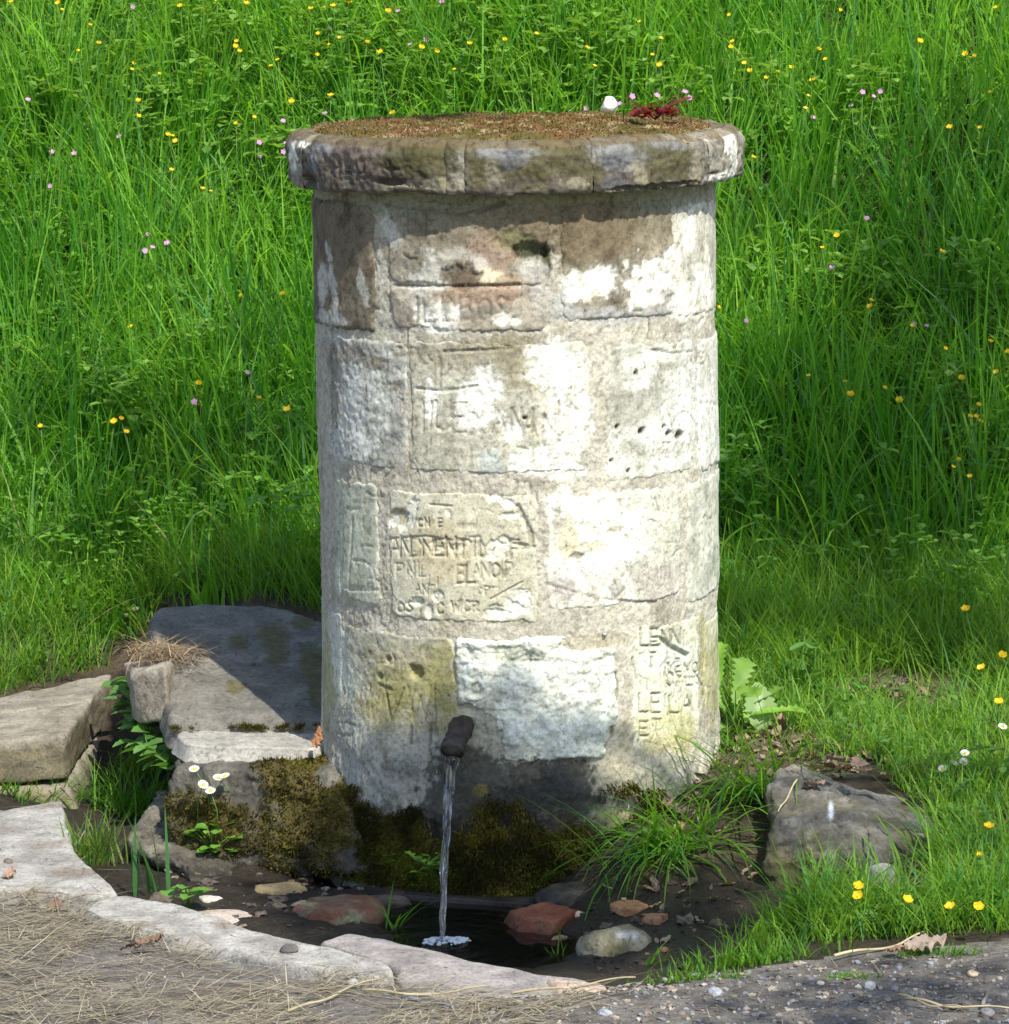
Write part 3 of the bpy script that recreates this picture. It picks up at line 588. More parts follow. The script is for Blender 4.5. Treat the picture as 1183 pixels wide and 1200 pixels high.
def rockV(c, dims, seed, sub=5, cuts=9, amp=.05, rot=0, flat=None):
    V, F = ico(sub); V = V.copy(); rg_ = np.random.default_rng(seed)
    for k in range(cuts):
        n = rg_.normal(size=3); n[2] *= .8; n /= np.linalg.norm(n); lim = rg_.uniform(.62, .9)
        d = V @ n; ex = np.clip(d - lim, 0, None); V -= (ex*.88)[:, None]*n
    if flat is not None: V[:, 2] = np.where(V[:, 2] > flat, flat + (V[:, 2] - flat)*.12, V[:, 2])
    V *= np.asarray(dims)
    ca, sa = math.cos(rot), math.sin(rot); V[:, :2] = V[:, :2] @ np.array([[ca, sa], [-sa, ca]])
    m = min(dims); nv = V/(np.linalg.norm(V, axis=1)[:, None] + 1e-9)
    V += nv*(amp*m*2*fbm(V + seed, 1.3/m, 4, seed) + amp*m*.5*fbm(V + seed, 5/m, 3, seed + 1))[:, None]
    return V + np.asarray(c), F
def hexa(bot, top, n=(30, 20, 16), rnd=.012, amp=.006, freq=14, seed=0):
    """rounded box through 8 corners: bot/top = front-left, front-right, back-right, back-left"""
    bot, top = np.array(bot, float), np.array(top, float)
    L = np.array([np.linalg.norm(top[1] - top[0]), np.linalg.norm(top[3] - top[0]), np.linalg.norm(top[0] - bot[0])])
    Vs, Fs, k = [], [], 0
    for ax_ in range(3):
        for sg in (-1, 1):
            a, b = [i for i in range(3) if i != ax_]
            A, B = np.meshgrid(np.linspace(-1, 1, n[a]), np.linspace(-1, 1, n[b]), indexing='ij')
            q = np.zeros((n[a]*n[b], 3)); q[:, a] = A.ravel(); q[:, b] = B.ravel(); q[:, ax_] = sg
            f = gridF(n[a], n[b]) + k
            if (sg > 0) == (ax_ == 1): f = f[:, ::-1]
            Vs.append(q); Fs.append(f); k += len(q)
    Q = np.concatenate(Vs); F = np.concatenate(Fs)
    h = L/2; p = Q*h; inn = np.clip(p, -(h - rnd), h - rnd); d = p - inn; dl = np.linalg.norm(d, axis=1)[:, None]
    p = inn + np.where(dl > 1e-9, d/np.maximum(dl, 1e-9)*np.minimum(dl, rnd), 0)
    key = np.round(Q*1e5).astype(int); _, idx, inv = np.unique(key, axis=0, return_index=True, return_inverse=True); inv = inv.ravel()
    u = (p[idx]/h + 1)/2; F = inv[F]
    def bil(c, u): return c[0]*((1 - u[:, :1])*(1 - u[:, 1:2])) + c[1]*(u[:, :1]*(1 - u[:, 1:2])) + c[2]*(u[:, :1]*u[:, 1:2]) + c[3]*((1 - u[:, :1])*u[:, 1:2])
    V = bil(bot, u)*(1 - u[:, 2:]) + bil(top, u)*u[:, 2:]
    for a in range(3): V[:, a] += amp*(fbm(V, freq, 4, seed + a*7)) + amp*.35*fbm(V, freq*5, 3, seed + 30 + a)
    return V, F
def slab(poly, thick, rnd=.015, amp=.006, seed=0, rings=26, step=.012, wob=.006):
    """flagstone from a closed outline of 3-D points lying on its top face"""
    poly = np.asarray(poly, float); q = np.concatenate([poly, poly[:1]]); d = np.concatenate([[0], np.cumsum(np.linalg.norm(np.diff(q, axis=0), axis=1))])
    m = int(d[-1]/step); t = np.linspace(0, d[-1], m, endpoint=False); B = np.stack([np.interp(t, d, q[:, k]) for k in range(3)], 1)
    for _ in range(2): B = (np.roll(B, 1, 0) + 2*B + np.roll(B, -1, 0))/4
    c = B.mean(0); B[:, :2] += wob*np.stack([fbm(B, 12, 3, seed), fbm(B, 12, 3, seed + 1)], 1)
    A_ = np.column_stack([B[:, 0], B[:, 1], np.ones(m)]); co = np.linalg.lstsq(A_, B[:, 2], rcond=None)[0]
    c[2] = co @ [c[0], c[1], 1]
    rows = []; Bz = np.array([0, 0, 1.])
    rad = np.linalg.norm((B - c)[:, :2], axis=1)[:, None]; inw = (B - c)/np.maximum(rad, 1e-6)
    for f in np.linspace(.02, 1, rings): rows.append(c + (B - c - inw*rnd)*f)
    for a in np.linspace(.25, math.pi/2, 6): rows.append(B - inw*rnd*(1 - math.sin(a)) - Bz*rnd*(1 - math.cos(a)))
    for f in np.linspace(.15, 1, 8): rows.append(B + inw*.01*f - Bz*(rnd + (thick - rnd)*f))
    V = np.stack(rows, 1).reshape(-1, 3); nv = len(rows)
    V[:, 2] += amp*fbm(V*[1, 1, .3], 9, 4, seed + 3) + amp*.3*fbm(V, 50, 3, seed + 4); V[:, 0] += amp*.5*fbm(V, 25, 3, seed + 5); V[:, 1] += amp*.5*fbm(V, 25, 3, seed + 6)
    F = gridF(m, nv, True)[:, ::-1]
    return V, F
def rock_obj(name, V, F, col, label, cat='stone', mat=None, group=None):
    return tag(obj(name, V, F, mat or M_ROCK, col), label, cat, group)
PALE1, PALE2 = (.26, .245, .225), (.40, .385, .355)
rim1 = [on_z(a, b, .012) for a, b in [(-130,962),(-40,950),(0,950),(45,940),(74,936),(79,965),(88,993),(112,1020),(140,1045),(104,1050),(50,1042),(0,1040),(-130,1040)]]
V, F = slab(rim1, .14, seed=3); c = rock_col(V, PALE1, PALE2, 4); c[:, :3] = mix(c[:, :3], np.array((.20, .16, .12)), ss(.12, .4, fbm(V, 7, 4, 77))*.8)
rock_obj('kerb_stone', V, F, c, 'pale flat kerb stone at the left edge of the photo with a concave inner corner', 'kerb stone')
rim2 = [on_z(a, b, .010) for a, b in [(146,1048),(205,1058),(270,1079),(330,1097),(385,1110),(440,1124),(466,1134),(452,1144),(380,1136),(300,1121),(200,1096),(130,1078),(98,1066),(108,1055)]]
V, F = slab(rim2, .14, seed=8); c = rock_col(V, PALE1, (.41, .395, .365), 9); c[:, :3] = mix(c[:, :3], np.array((.24, .2, .16)), ss(.15, .4, fbm(V, 9, 4, 78))*.7)
rock_obj('kerb_stone', V, F, c, 'long pale curved kerb stone in the middle of the basin rim', 'kerb stone')
rim3 = [on_z(a, b, .000) for a, b in [(372,1103),(405,1091),(450,1100),(510,1113),(580,1130),(640,1143),(700,1150),(690,1163),(600,1170),(500,1166),(470,1150),(462,1134),(420,1118)]]
V, F = slab(rim3, .13, seed=14); c = rock_col(V, (.22, .20, .19), (.33, .30, .285), 15)
rock_obj('kerb_stone', V, F, c, 'smooth grey kerb slab in front of the falling water', 'kerb stone')
rim4 = [on_z(a, b, .006) for a, b in [(640,1146),(690,1149),(715,1152),(700,1160),(650,1160)]]
V, F = slab(rim4, .06, seed=18, step=.006); rock_obj('flat_stone', V, F, rock_col(V, (.42, .31, .25), (.5, .4, .33), 19), 'small pinkish flat stone at the right end of the basin rim', 'stone')
# left retaining wall, four hewn blocks
zt = .109; A1, A2 = on_z(-90, 874, zt), on_z(76, 862, zt); B1, B2 = on_z(-90, 850, zt), on_z(106, 821, zt); C1, C2 = on_z(-90, 836, zt), on_z(132, 789, zt)
dn = lambda p, z, o=(0, 0): np.array([p[0] + o[0], p[1] + o[1], z])
def wall_block(f1, f2, b2, b1, z1, z0, seed, label, o=.0):
    top = [dn(p, z1 if z1 < zt else p[2]) for p in (f1, f2, b2, b1)]; bot = [dn(p, z0, (o*(1 if i in (1, 2) else 0), -o if i < 2 else 0)) for i, p in enumerate((f1, f2, b2, b1))]
    V, F = hexa(bot, top, (44, 30, 20), .007, .009, 11, seed)
    c = rock_col(V, (.20, .175, .135), (.29, .26, .205), seed, lich=(.34, .31, .25)); g_ = ss(.0, .3, fbm(V, 10, 4, seed + 5))*ss(.10, .06, V[:, 2]); c[:, :3] = mix(c[:, :3], np.array((.19, .17, .085)), g_*.7); sd_ = ss(z1 - .012, z1 - .028, V[:, 2] + .008*fbm(V, 40, 3, seed)); c[:, :3] = mix(c[:, :3], c[:, :3]*[.62, .60, .5], sd_)
    rock_obj('wall_block', V, F, c, label, 'stone block')
gp = lambda a, b, f: a + (b - a)*f
wall_block(A1, A2, gp(A2, B2, .985), gp(A1, B1, .985), zt, .012, 21, 'front hewn block on top of the low wall at left')
wall_block(gp(B1, C1, .02), gp(B2, C2, .02), C2, C1, zt, .012, 25, 'hewn block at the back of the low left wall beside the trailing leaves')
wall_block(A1, A2, gp(A2, B2, .7), gp(A1, B1, .7), .006, -.16, 29, 'greenish lower block under the front block of the left wall', .07)
wall_block(gp(A1, B1, .75), gp(A2, B2, .75), C2, C1, .006, -.16, 33, 'greenish lower block at the back of the left wall', .06)
# small upright block beyond the wall
bb = [on_y(158, 850, .22), on_y(199, 846, .16), on_y(199, 846, .16) + [.02, .45, 0], on_y(158, 850, .22) + [-.05, .45, 0]]; tt = [on_y(152, 788, .22), on_y(196, 779, .16), on_y(196, 779, .16) + [.0, .36, -.045], on_y(152, 788, .22) + [-.05, .36, -.05]]
V, F = hexa(bb, tt, (20, 20, 20), .012, .01, 12, 41); rock_obj('stone_block', V, F, rock_col(V, (.24, .21, .165), (.33, .295, .235), 42), 'small buff upright block between the trailing leaves and the large slab', 'stone block')
# big slab left of the pillar
P_ = lambda a, b: on_pl(a, b, .182, .03, .21)
V, F = slab([P_(a, b) for a, b in [(198,848),(188,800),(180,760),(176,722),(186,709),(240,705),(300,707),(345,715),(385,728),(430,760),(430,846),(300,848)]], .05, .02, .008, 44, rings=40)
c = rock_col(V, (.125, .118, .10), (.18, .168, .142), 45, lich=(.215, .20, .17)); pxs, pys = project(V)
mm = np.zeros(len(V))
for a, b, rx, ry in [(320,745,20,14),(325,765,14,18),(278,752,12,10),(275,805,14,8),(365,775,14,22),(370,800,10,30),(355,730,14,8)]:
    mm = np.maximum(mm, ss(1.3, .6, np.hypot((pxs - a)/rx, (pys - b)/ry) + .7*fbm(V, 40, 3, a)))
c[:, :3] = mix(c[:, :3], np.array((.10, .085, .03)), mm*.85)
rock_obj('stone_slab', V, F, c, 'large smooth grey slab lying left of the pillar, half in its shadow', 'stone slab'); SLAB = (V, F, mm)
# step and the mossy rock below it
V, F = slab([on_z(a, b, .170) for a, b in [(206,862),(214,849),(290,846),(372,847),(400,858),(385,870),(370,876),(330,877),(270,875),(218,872)]], .034, .006, .007, 50)
c = rock_col(V, (.30, .285, .25), (.42, .40, .35), 51); rock_obj('step_stone', V, F, c, 'pale thin step stone lying on the mossy rock left of the pillar', 'stone')
bot = [on_y(188, 1015, -.14), on_y(452, 1030, -.33), on_y(452, 1030, -.33) + [.0, .4, 0], on_y(188, 1015, -.14) + [0, .4, 0]]; top = [on_y(203, 898, -.125), on_y(396, 905, -.215), on_y(396, 905, -.215) + [.05, .3, .01], on_y(203, 898, -.125) + [0, .3, -.01]]
V, F = hexa(bot, top, (110, 40, 64), .02, .026, 8, 55); pxs, pys = project(V)
mm = ss(-.4, .1, fbm(V, 8, 4, 57) + .25*ss(215, 270, pxs) - .55*ss(985, 1005, pys + 10*fbm(V, 20, 3, 3)) - .45*ss(60, 30, np.hypot(pxs - 275, pys - 895)) - .3*ss(235, 205, pxs) - .6*ss(18, 8, np.hypot(pxs - 385, pys - 907)))
c = rock_col(V, (.075, .07, .058), (.135, .125, .10), 56, wetz=-.02, moss=(.07, .055, .015), moss_m=mm)
V[:, 1] -= .014*mm*np.clip(.55 + 1.2*fbm(V, 26, 3, 59), 0, 1.6)
rock_obj('mossy_rock', V, F, c, 'moss covered rock face between the step and the basin, left of the spout', 'rock'); MROCK = (V, F, mm)
# sloping rock ridge in the left of the basin
bot = [on_z(140,1030,-.12), on_z(262,1068,-.12), on_z(305,1028,-.12), on_z(175,960,-.12)]; top = [on_z(152,985,-.01), on_z(245,1052,-.06), on_z(292,1015,-.05), on_z(190,918,.03)]
V, F = hexa(bot, top, (40, 50, 18), .025, .03, 10, 61); rock_obj('sloping_rock', V, F, rock_col(V, (.10, .09, .07), (.2, .18, .14), 62, wetz=-.03, lich=(.28, .255, .2)), 'grey brown sloping rock running down into the left of the basin', 'rock')
# boulder on the right
b0 = on_z(1003, 1062, 0.)
bc = b0 + [0, .16, .06]
V, F = rockV([0, 0, 0], (.17, .17, .19), 71, 6, 14, .05)
bot = [on_y(893, 1075, -.70), on_y(1105, 1062, -.68), on_y(1130, 1010, -.40), on_y(930, 1010, -.38)]; top = [on_y(930, 962, -.665), on_y(1010, 938, -.64), on_y(1095, 945, -.42), on_y(912, 905, -.36)]
bot[0] = on_y(888, 1070, -.66); top = [on_y(905, 960, -.645), on_y(1108, 982, -.62), on_y(1110, 955, -.40), on_y(900, 895, -.33)]
V, F = hexa(bot, top, (80, 50, 60), .03, .024, 7, 72)
V[:, 2] += .02*np.exp(-((V[:, 0] - (on_y(975, 930, -.6)[0]))/.10)**2)*ss(.05, .2, V[:, 2])
pxs, pys = project(V); mm = ss(0, .4, fbm(V, 10, 4, 75) + .3*ss(960, 920, pxs))*ss(.17, .1, V[:, 2])
c = rock_col(V, (.085, .08, .07), (.15, .14, .122), 73, moss=(.075, .068, .022), moss_m=mm*.8, lich=(.22, .21, .19)); tp = ss(.155, .19, V[:, 2] + .02*fbm(V, 15, 3, 3)); c[:, :3] = mix(c[:, :3], np.array((.36, .32, .245)), tp*.8)  # upper part of the boulder coloured paler than its sides
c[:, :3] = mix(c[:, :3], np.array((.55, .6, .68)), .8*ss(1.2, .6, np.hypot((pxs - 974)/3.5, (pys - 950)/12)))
rock_obj('boulder', V, F, c, 'dark grey boulder with a pale top in the right hand verge', 'boulder'); BOULDER = (V, F, mm)
# basin stones
def brock(px, py, z, rx, ry, h, seed, a, b, label, name='stone', flat=None, wetz=-.07, rot=0, lich=None, sub=5, cuts=9, cat='stone', grp=None, moss=None):
    p = hit(px, py); p = p + [0, .3*ry, 0]; p[2] = max(float(G(np.array(p[0]), np.array(p[1]))), -.085) - .1*h; V, F = rockV(p, (rx, ry, h), seed, sub, cuts, .06, rot, flat)
    return rock_obj(name, V, F, rock_col(V, a, b, seed, wetz=wetz, lich=lich, moss=moss), label, cat, group=grp)
brock(330,1046,-.09,.055,.05,.026,81,(.34,.25,.11),(.46,.34,.17),'flat ochre stone on the mud left of the water','flat_stone',.3,-.11)
brock(258,1078,-.08,.07,.06,.02,82,(.36,.29,.24),(.5,.43,.37),'flat pinkish stone against the inside of the pale kerb','flat_stone',.3,-.12)
brock(246,1057,-.075,.026,.022,.018,83,(.45,.40,.34),(.56,.5,.43),'small pale stone on the mud between the sloping rock and the kerb','stone',.4,-.13,sub=4)
brock(392,1078,-.10,.105,.08,.06,84,(.17,.07,.04),(.19,.125,.08),'wet reddish stone with a green patch at the left edge of the water','wet_stone',.5,-.08,.5,lich=(.21,.24,.13))
brock(445,1062,-.1,.06,.045,.035,85,(.14,.11,.085),(.19,.16,.125),'low brown wet stone at the left end of the water','wet_stone',.4,-.07)
brock(632,1094,-.09,.088,.085,.07,86,(.22,.07,.035),(.26,.10,.055),'red wet stone at the right edge of the water','wet_stone',.5,-.075,.9,lich=(.2,.12,.07))
brock(668,1056,-.06,.07,.05,.05,87,(.07,.065,.055),(.12,.105,.09),'dark wet stone against the pillar foot above the red stone','wet_stone',.4,-.03)
brock(722,1112,-.075,.072,.06,.052,88,(.27,.235,.15),(.38,.34,.25),'rounded pale cobble with white lichen in the mud right of the water','cobble',None,-.08,lich=(.66,.65,.6),cuts=5,moss=(.10,.10,.04))
brock(738,1068,-.045,.04,.035,.026,89,(.38,.19,.09),(.45,.27,.15),'orange brown stone under the drooping grass tuft','stone',.4,-.11,sub=4)
brock(768,1082,-.055,.03,.025,.022,90,(.30,.16,.08),(.37,.22,.13),'small rusty stone behind the rounded cobble','stone',.4,-.11,sub=4)
brock(680,1073,-.05,.012,.01,.009,91,(.62,.46,.36),(.7,.55,.44),'tiny pinkish pebble above the rounded cobble','pebble',None,-.2,sub=3)
brock(779,1116,-.055,.009,.008,.007,92,(.45,.20,.10),(.5,.26,.14),'tiny orange pebble in the mud right of the rounded cobble','pebble',None,-.2,sub=3)
brock(660,1108,-.08,.03,.014,.012,93,(.42,.37,.24),(.48,.43,.3),'thin pale stone fragment between the red stone and the cobble','stone',.4,-.2,sub=4,rot=.9)
brock(1035,1035,.01,.04,.03,.035,94,(.24,.235,.23),(.3,.29,.28),'small grey stone at the foot of the boulder','stone',None,-.2,sub=4)
# slate ledge at the water line
e_ = [on_z(418,1038,-.06), on_z(540,1044,-.06), on_z(650,1053,-.06), on_z(652,1061,-.06), on_z(540,1053,-.06), on_z(422,1046,-.06)]
V, F = slab(e_, .03, .006, .003, 97); c = rock_col(V, (.02, .017, .014), (.04, .034, .03), 98); c[:, 3] = .6
rock_obj('ledge_stone', V, F, c, 'thin dark wet ledge along the water line below the spout', 'stone')
# small white stone on the cap, pebbles on the path
p = on_y(714, 123, .05); V, F = rockV(p, (.0195, .018, .0175), 99, 4, 5, .05); rock_obj('white_stone', V, F, rock_col(V, (.74, .70, .62), (.8, .78, .72), 99), 'small white round stone standing on the mossy cap', 'stone')
for i, (a, b, r, la, nm) in enumerate([(340,1113,.018,'small dark pebble standing on the long pale kerb stone','pebble'),(414,1152,.012,'small grey pebble at the path edge of the long kerb stone','pebble'),(838,1163,.016,'rounded blue grey pebble on the path below the grass strip','pebble'),(962,1152,.008,'tiny pale pebble on the path below the grass verge','pebble'),(1019,1156,.015,'blue grey pebble on the path below the small green tuft','pebble'),(1140,1141,.012,'tan pebble on the path below the right verge','pebble'),(709,1188,.014,'blue grey pebble at the bottom edge of the path','pebble'),(1158,1186,.016,'dark grey pebble in the bottom right corner of the path','pebble'),(10,1010,.012,'dark pebble on the pale kerb stone at the left edge','pebble')]):
    zz_ = .013 if b < 1120 else .003
    V, F = rockV(on_z(a, b, zz_), (r, r*.8, r*.6), 200 + i, 3, 5, .06, i)
    ca = [(.10,.095,.09),(.25,.25,.25),(.24,.255,.28),(.6,.55,.45),(.24,.25,.27),(.5,.4,.27),(.25,.27,.3),(.2,.2,.21),(.12,.1,.08)][i]
    rock_obj('pebble', V, F, rock_col(V, ca, tuple(x*1.3 for x in ca), i), la, 'pebble')

# ------------------------------------------------------------------ water
def glass(name, rough=.0, tint=(1, 1, 1)):
    m, N, L = newmat(name); out = N.new('ShaderNodeOutputMaterial'); p = N.new('ShaderNodeBsdfPrincipled'); L.new(p.outputs[0], out.inputs[0])
    p.inputs['Base Color'].default_value = (*tint, 1); p.inputs['Roughness'].default_value = rough; p.inputs['IOR'].default_value = 1.33; p.inputs['Transmission Weight'].default_value = 1
    return m
M_WATER = glass('clear_water', .015, (.85, .9, .85)); M_STREAM = glass('running_water', .04)
land = on_z(518, 1106, -.07)
wx, wy = np.meshgrid(np.linspace(-.45, .45, 220), np.linspace(-1.15, -.30, 210), indexing='ij'); P = np.stack([wx.ravel(), wy.ravel(), 0*wx.ravel()], 1)
dd = np.hypot(P[:, 0] - land[0], P[:, 1] - land[1])
P[:, 2] = -.07 + .0032*np.sin(dd*150)*np.exp(-dd*9) + .0006*fbm(P, 22, 3, 5)
tag(obj('water', P, gridF(220, 210), M_WATER, base=(0, -.7, -.07)), kind='structure')
tau = np.linspace(0, 1, 70); core = np.stack([SP_END[0] + (land[0] - SP_END[0])*tau, SP_END[1] + (land[1] - SP_END[1])*tau, SP_END[2] - .012 - (SP_END[2] - .012 + .075)*(.25*tau + .75*tau**2)], 1)
parts = []
wid = .0128*(1 - .64*tau**.8)
for k in range(7):
    a = k*2*math.pi/6; off = wid*(.72 if k < 6 else 0); ph = a + 2.6*tau*(1 if k % 2 else -.6) + .5*np.sin(7*tau + k)
    pts = core + np.stack([off*np.cos(ph), off*.8*np.sin(ph), 0*tau], 1); pts[:, :2] += .0012*np.stack([np.sin(31*tau + k*2), np.cos(27*tau + k)], 1)*tau[:, None]
    V, F = tube(pts, wid*(.42 + .12*np.sin(19*tau + k*1.7)), 9); parts.append((V, F))
V, F, _ = join(parts)
st_ = obj('water_stream', V, F, M_STREAM, base=land); tag(st_, 'thin stream of clear water falling from the iron spout into the basin', 'water stream')
M_FOAM = flat_mat('foam', (.75, .8, .83), .25, .3)
parts = []
for k in range(90):
    a = random.uniform(0, 6.28); r_ = .034*math.sqrt(random.random())*1.1; Vi, Fi = ico(2); sz = random.uniform(.002, .006)*(1.2 - r_/.06)
    parts.append((Vi*[sz*1.4, sz*1.4, sz*.8] + [land[0] + .008 + 1.2*r_*math.cos(a), land[1] + .7*r_*math.sin(a) + .01, -.069 + random.uniform(0, .004)], Fi))
V, F, _ = join(parts); tag(obj('splash_foam', V, F, M_FOAM), 'white splash where the water stream hits the basin', 'splash')

# ------------------------------------------------------------------ plants: builders
def blades(B, az, L, w, lean, curl, col, seg=4, twist=None, tipc=None):
    """grass blades as bent tapering ribbons; all arguments are arrays of length n"""
    n = len(B); t = np.linspace(0, 1, seg + 1); phi = lean[:, None] + curl[:, None]*t[None, :]
    ds = (L/seg)[:, None]; mid = (phi[:, 1:] + phi[:, :-1])/2
    hx = np.concatenate([np.zeros((n, 1)), np.cumsum(np.sin(mid)*ds, 1)], 1); hz = np.concatenate([np.zeros((n, 1)), np.cumsum(np.cos(mid)*ds, 1)], 1)
    C = B[:, None, :] + np.stack([hx*np.cos(az)[:, None], hx*np.sin(az)[:, None], hz], -1)
    tw = az + math.pi/2 + (twist if twist is not None else RNG.uniform(-.9, .9, n))
    side = np.stack([np.cos(tw), np.sin(tw), np.zeros(n)], -1)[:, None, :]
    prof_ = np.clip(1.05 - t**1.8, .06, 1)*np.minimum(1, .55 + 2.5*t)
    W_ = (w[:, None]*prof_[None, :]/2)[:, :, None]
    V = np.stack([C - side*W_, C + side*W_], 2).reshape(-1, 3); k = 2*(seg + 1)
    f = np.array([[2*i, 2*i + 1, 2*i + 3, 2*i + 2] for i in range(seg)])
    F = (np.arange(n)[:, None, None]*k + f[None]).reshape(-1, 4)
    c = np.repeat(col, k, 0)
    if tipc is not None:
        m = np.tile(np.repeat(t, 2), n)**2; c = mix(c, np.repeat(tipc, k, 0), m*.6)
    return V, F, c
def gcol(n, a=(.078, .265, .02), b=(.245, .49, .05), c=(.09, .28, .10), cl=None):
    u = RNG.random(n) if cl is None else np.clip(cl + RNG.normal(0, .22, n), 0, 1); r = mix(np.tile(a, (n, 1)), np.tile(b, (n, 1)), u)
    v = (RNG.random(n) < .22)*RNG.random(n); r = mix(r, np.tile(c, (n, 1)), v)
    return r*RNG.uniform(.8, 1.2, n)[:, None]
def leaf_shape(kind, L=1., W=.5, nu=9, nv=5, fold=.25, droop=.3, seed=0, wav=0.):
    """a leaf lying along +x from the origin, slightly folded; returns V, F"""
    t = np.linspace(0, 1, nu); rg_ = np.random.default_rng(abs(int(seed)) + 1)
    if kind == 'oval': wd = np.sin(math.pi*np.clip(t, 0, 1)**.8)**.8
    elif kind == 'round': wd = np.sqrt(np.clip(1 - (2*t - 1)**2, 0, 1))
    elif kind == 'heart': wd = np.sqrt(np.clip(1 - (1.7*t - .7)**2, 0, 1))*np.where(t < .15, .8 + t, 1)
    elif kind == 'dandelion': wd = (.25 + .75*t**.8)*(1 - np.clip((t - .86)/.16, 0, 1)**2)*(.72 + .28*np.where(np.arange(nu) % 2 == 0, 1, -.55))
    elif kind == 'toothed': wd = np.sin(math.pi*np.clip(t*.96 + .02, 0, 1)**.85)**.75*(1 + .1*np.where(np.arange(nu) % 2 == 0, 1, -1))
    elif kind == 'maple': wd = np.interp(t, [0, .12, .2, .3, .42, .55, .66, .78, 1], [.25, .55, .45, 1, .5, .8, .38, .45, .0])
    else: wd = np.sin(math.pi*t)
    wd = np.maximum(wd, .02); v = np.linspace(-1, 1, nv); T, Vv = np.meshgrid(t, v, indexing='ij'); Wd = np.repeat(wd[:, None], nv, 1)
    x = T*L; y = Vv*Wd*W/2; z = fold*np.abs(y) - droop*L*T**2 + wav*L*np.sin(T*9 + Vv*2 + seed)*.5
    if kind == 'maple': z += .12*L*rg_.normal(size=z.shape)*.5
    return np.stack([x, y, z], -1).reshape(-1, 3), gridF(nu, nv)
def place(V, p, az, pitch=0., roll=0., s=1.):
    m = np.array(Matrix.Rotation(az, 3, 'Z') @ Matrix.Rotation(-pitch, 3, 'Y') @ Matrix.Rotation(roll, 3, 'X')); return (V*s) @ m.T + np.asarray(p)
def lcol(V, a, b, seed=0, vein=None):
    n = len(V); u = ss(-.4, .4, fbm(V, 25, 3, seed)); c = mix(np.array(a), np.array(b), u)
    return c
LG, LG2 = (.12, .29, .035), (.22, .43, .06)
def lawn_mask(P, polys):
    px, py = project(P); m = np.zeros(len(P), bool)
    for q in polys: m |= inpoly(px, py, q)
    return m
# ------------------------------------------------------------------ the tall meadow grass on the bank
def sample(n, x0, x1, y0, y1):
    x = RNG.uniform(x0, x1, n); y = RNG.uniform(y0, y1, n); return np.stack([x, y, G(x, y)], 1)
K = sample(4300, -2.0, 2.0, .3, 4.6); d = K[:, 1] - foot(K[:, 0])
wide = np.abs(K[:, 0]) > 1.25 + .06*K[:, 1]
gap = fbm(K*[1, 1, 0], 4.2, 3, 22)
K = K[(d > -.1) & ((gap > -.22) | (RNG.random(len(K)) < .25)) & ~(wide & (RNG.random(len(K)) < .5)) & ~((K[:, 1] > 3.9) & (RNG.random(len(K)) < .5)) & (np.hypot(K[:, 0], K[:, 1]) > .5) & ~((K[:, 0] < -.2) & (K[:, 1] < .70) & (K[:, 0] > -.85))]
nk = len(K); per = RNG.integers(8, 24, nk); ki = np.repeat(np.arange(nk), per); n = len(ki)
B = K[ki].copy(); off = RNG.normal(0, .024, (n, 2)); B[:, :2] += off; B[:, 2] = G(B[:, 0], B[:, 1]) - .005
kL = RNG.uniform(.7, 1.4, nk); kaz = 2*math.pi*fbm(K*[1, 1, 0], 1.3, 2, 25) - 1.2 + RNG.normal(0, 1.3, nk); ku = np.clip(.45 + .9*fbm(K*[1, 1, 0], 1.7, 3, 28) + RNG.normal(0, .18, nk), 0, 1); kc = RNG.gamma(1.8, .55, nk)
d = B[:, 1] - foot(B[:, 0]); tall = ss(-.1, .5, d)
L = np.clip((.12 + .19*tall)*kL[ki]*RNG.uniform(.6, 1.3, n), .06, .5)
az = np.where(RNG.random(n) < .55, kaz[ki] + RNG.normal(0, .5, n), np.arctan2(off[:, 1], off[:, 0]))
V, F, C = blades(B, az, L, RNG.uniform(.004, .0105, n), RNG.uniform(.0, .34, n), kc[ki]*RNG.uniform(.3, 1.7, n), gcol(n, cl=ku[ki]), 4)
tag(obj('meadow_grass', V, F, M_GRASS, C, base=(0, 1, 0)), 'tall green meadow grass covering the bank behind the fountain', 'grass', kind='stuff')
B = sample(7600, -1.9, 1.9, .7, 4.4); B = B[(B[:, 1] > foot(B[:, 0]) + .05) & (fbm(B*[1, 1, 0], 3.2, 3, 77) > -.12)]; n = len(B)
V, F, C = blades(B, RNG.uniform(0, 6.28, n), RNG.uniform(.26, .48, n), RNG.uniform(.006, .0115, n), RNG.uniform(.05, .4, n), RNG.uniform(.5, 2.3, n), gcol(n, (.13, .3, .05), (.26, .44, .07), (.17, .34, .17)), 7)
nd = 420; Bd = sample(nd, -1.6, 1.6, 1.0, 4.2); V2, F2, C2 = blades(Bd, RNG.uniform(0, 6.28, nd), RNG.uniform(.2, .42, nd), RNG.uniform(.002, .005, nd), RNG.uniform(.05, .6, nd), RNG.uniform(.1, 1.8, nd), mix(np.tile((.3, .27, .12), (nd, 1)), np.tile((.5, .44, .26), (nd, 1)), RNG.random(nd)), 7)
V, F, C = join([(V, F, C), (V2, F2, C2)])
tag(obj('broad_meadow_grass', V, F, M_GRASS, C, base=(0, 1, 0)), 'long broad arching grass blades standing out of the meadow', 'grass', kind='stuff')
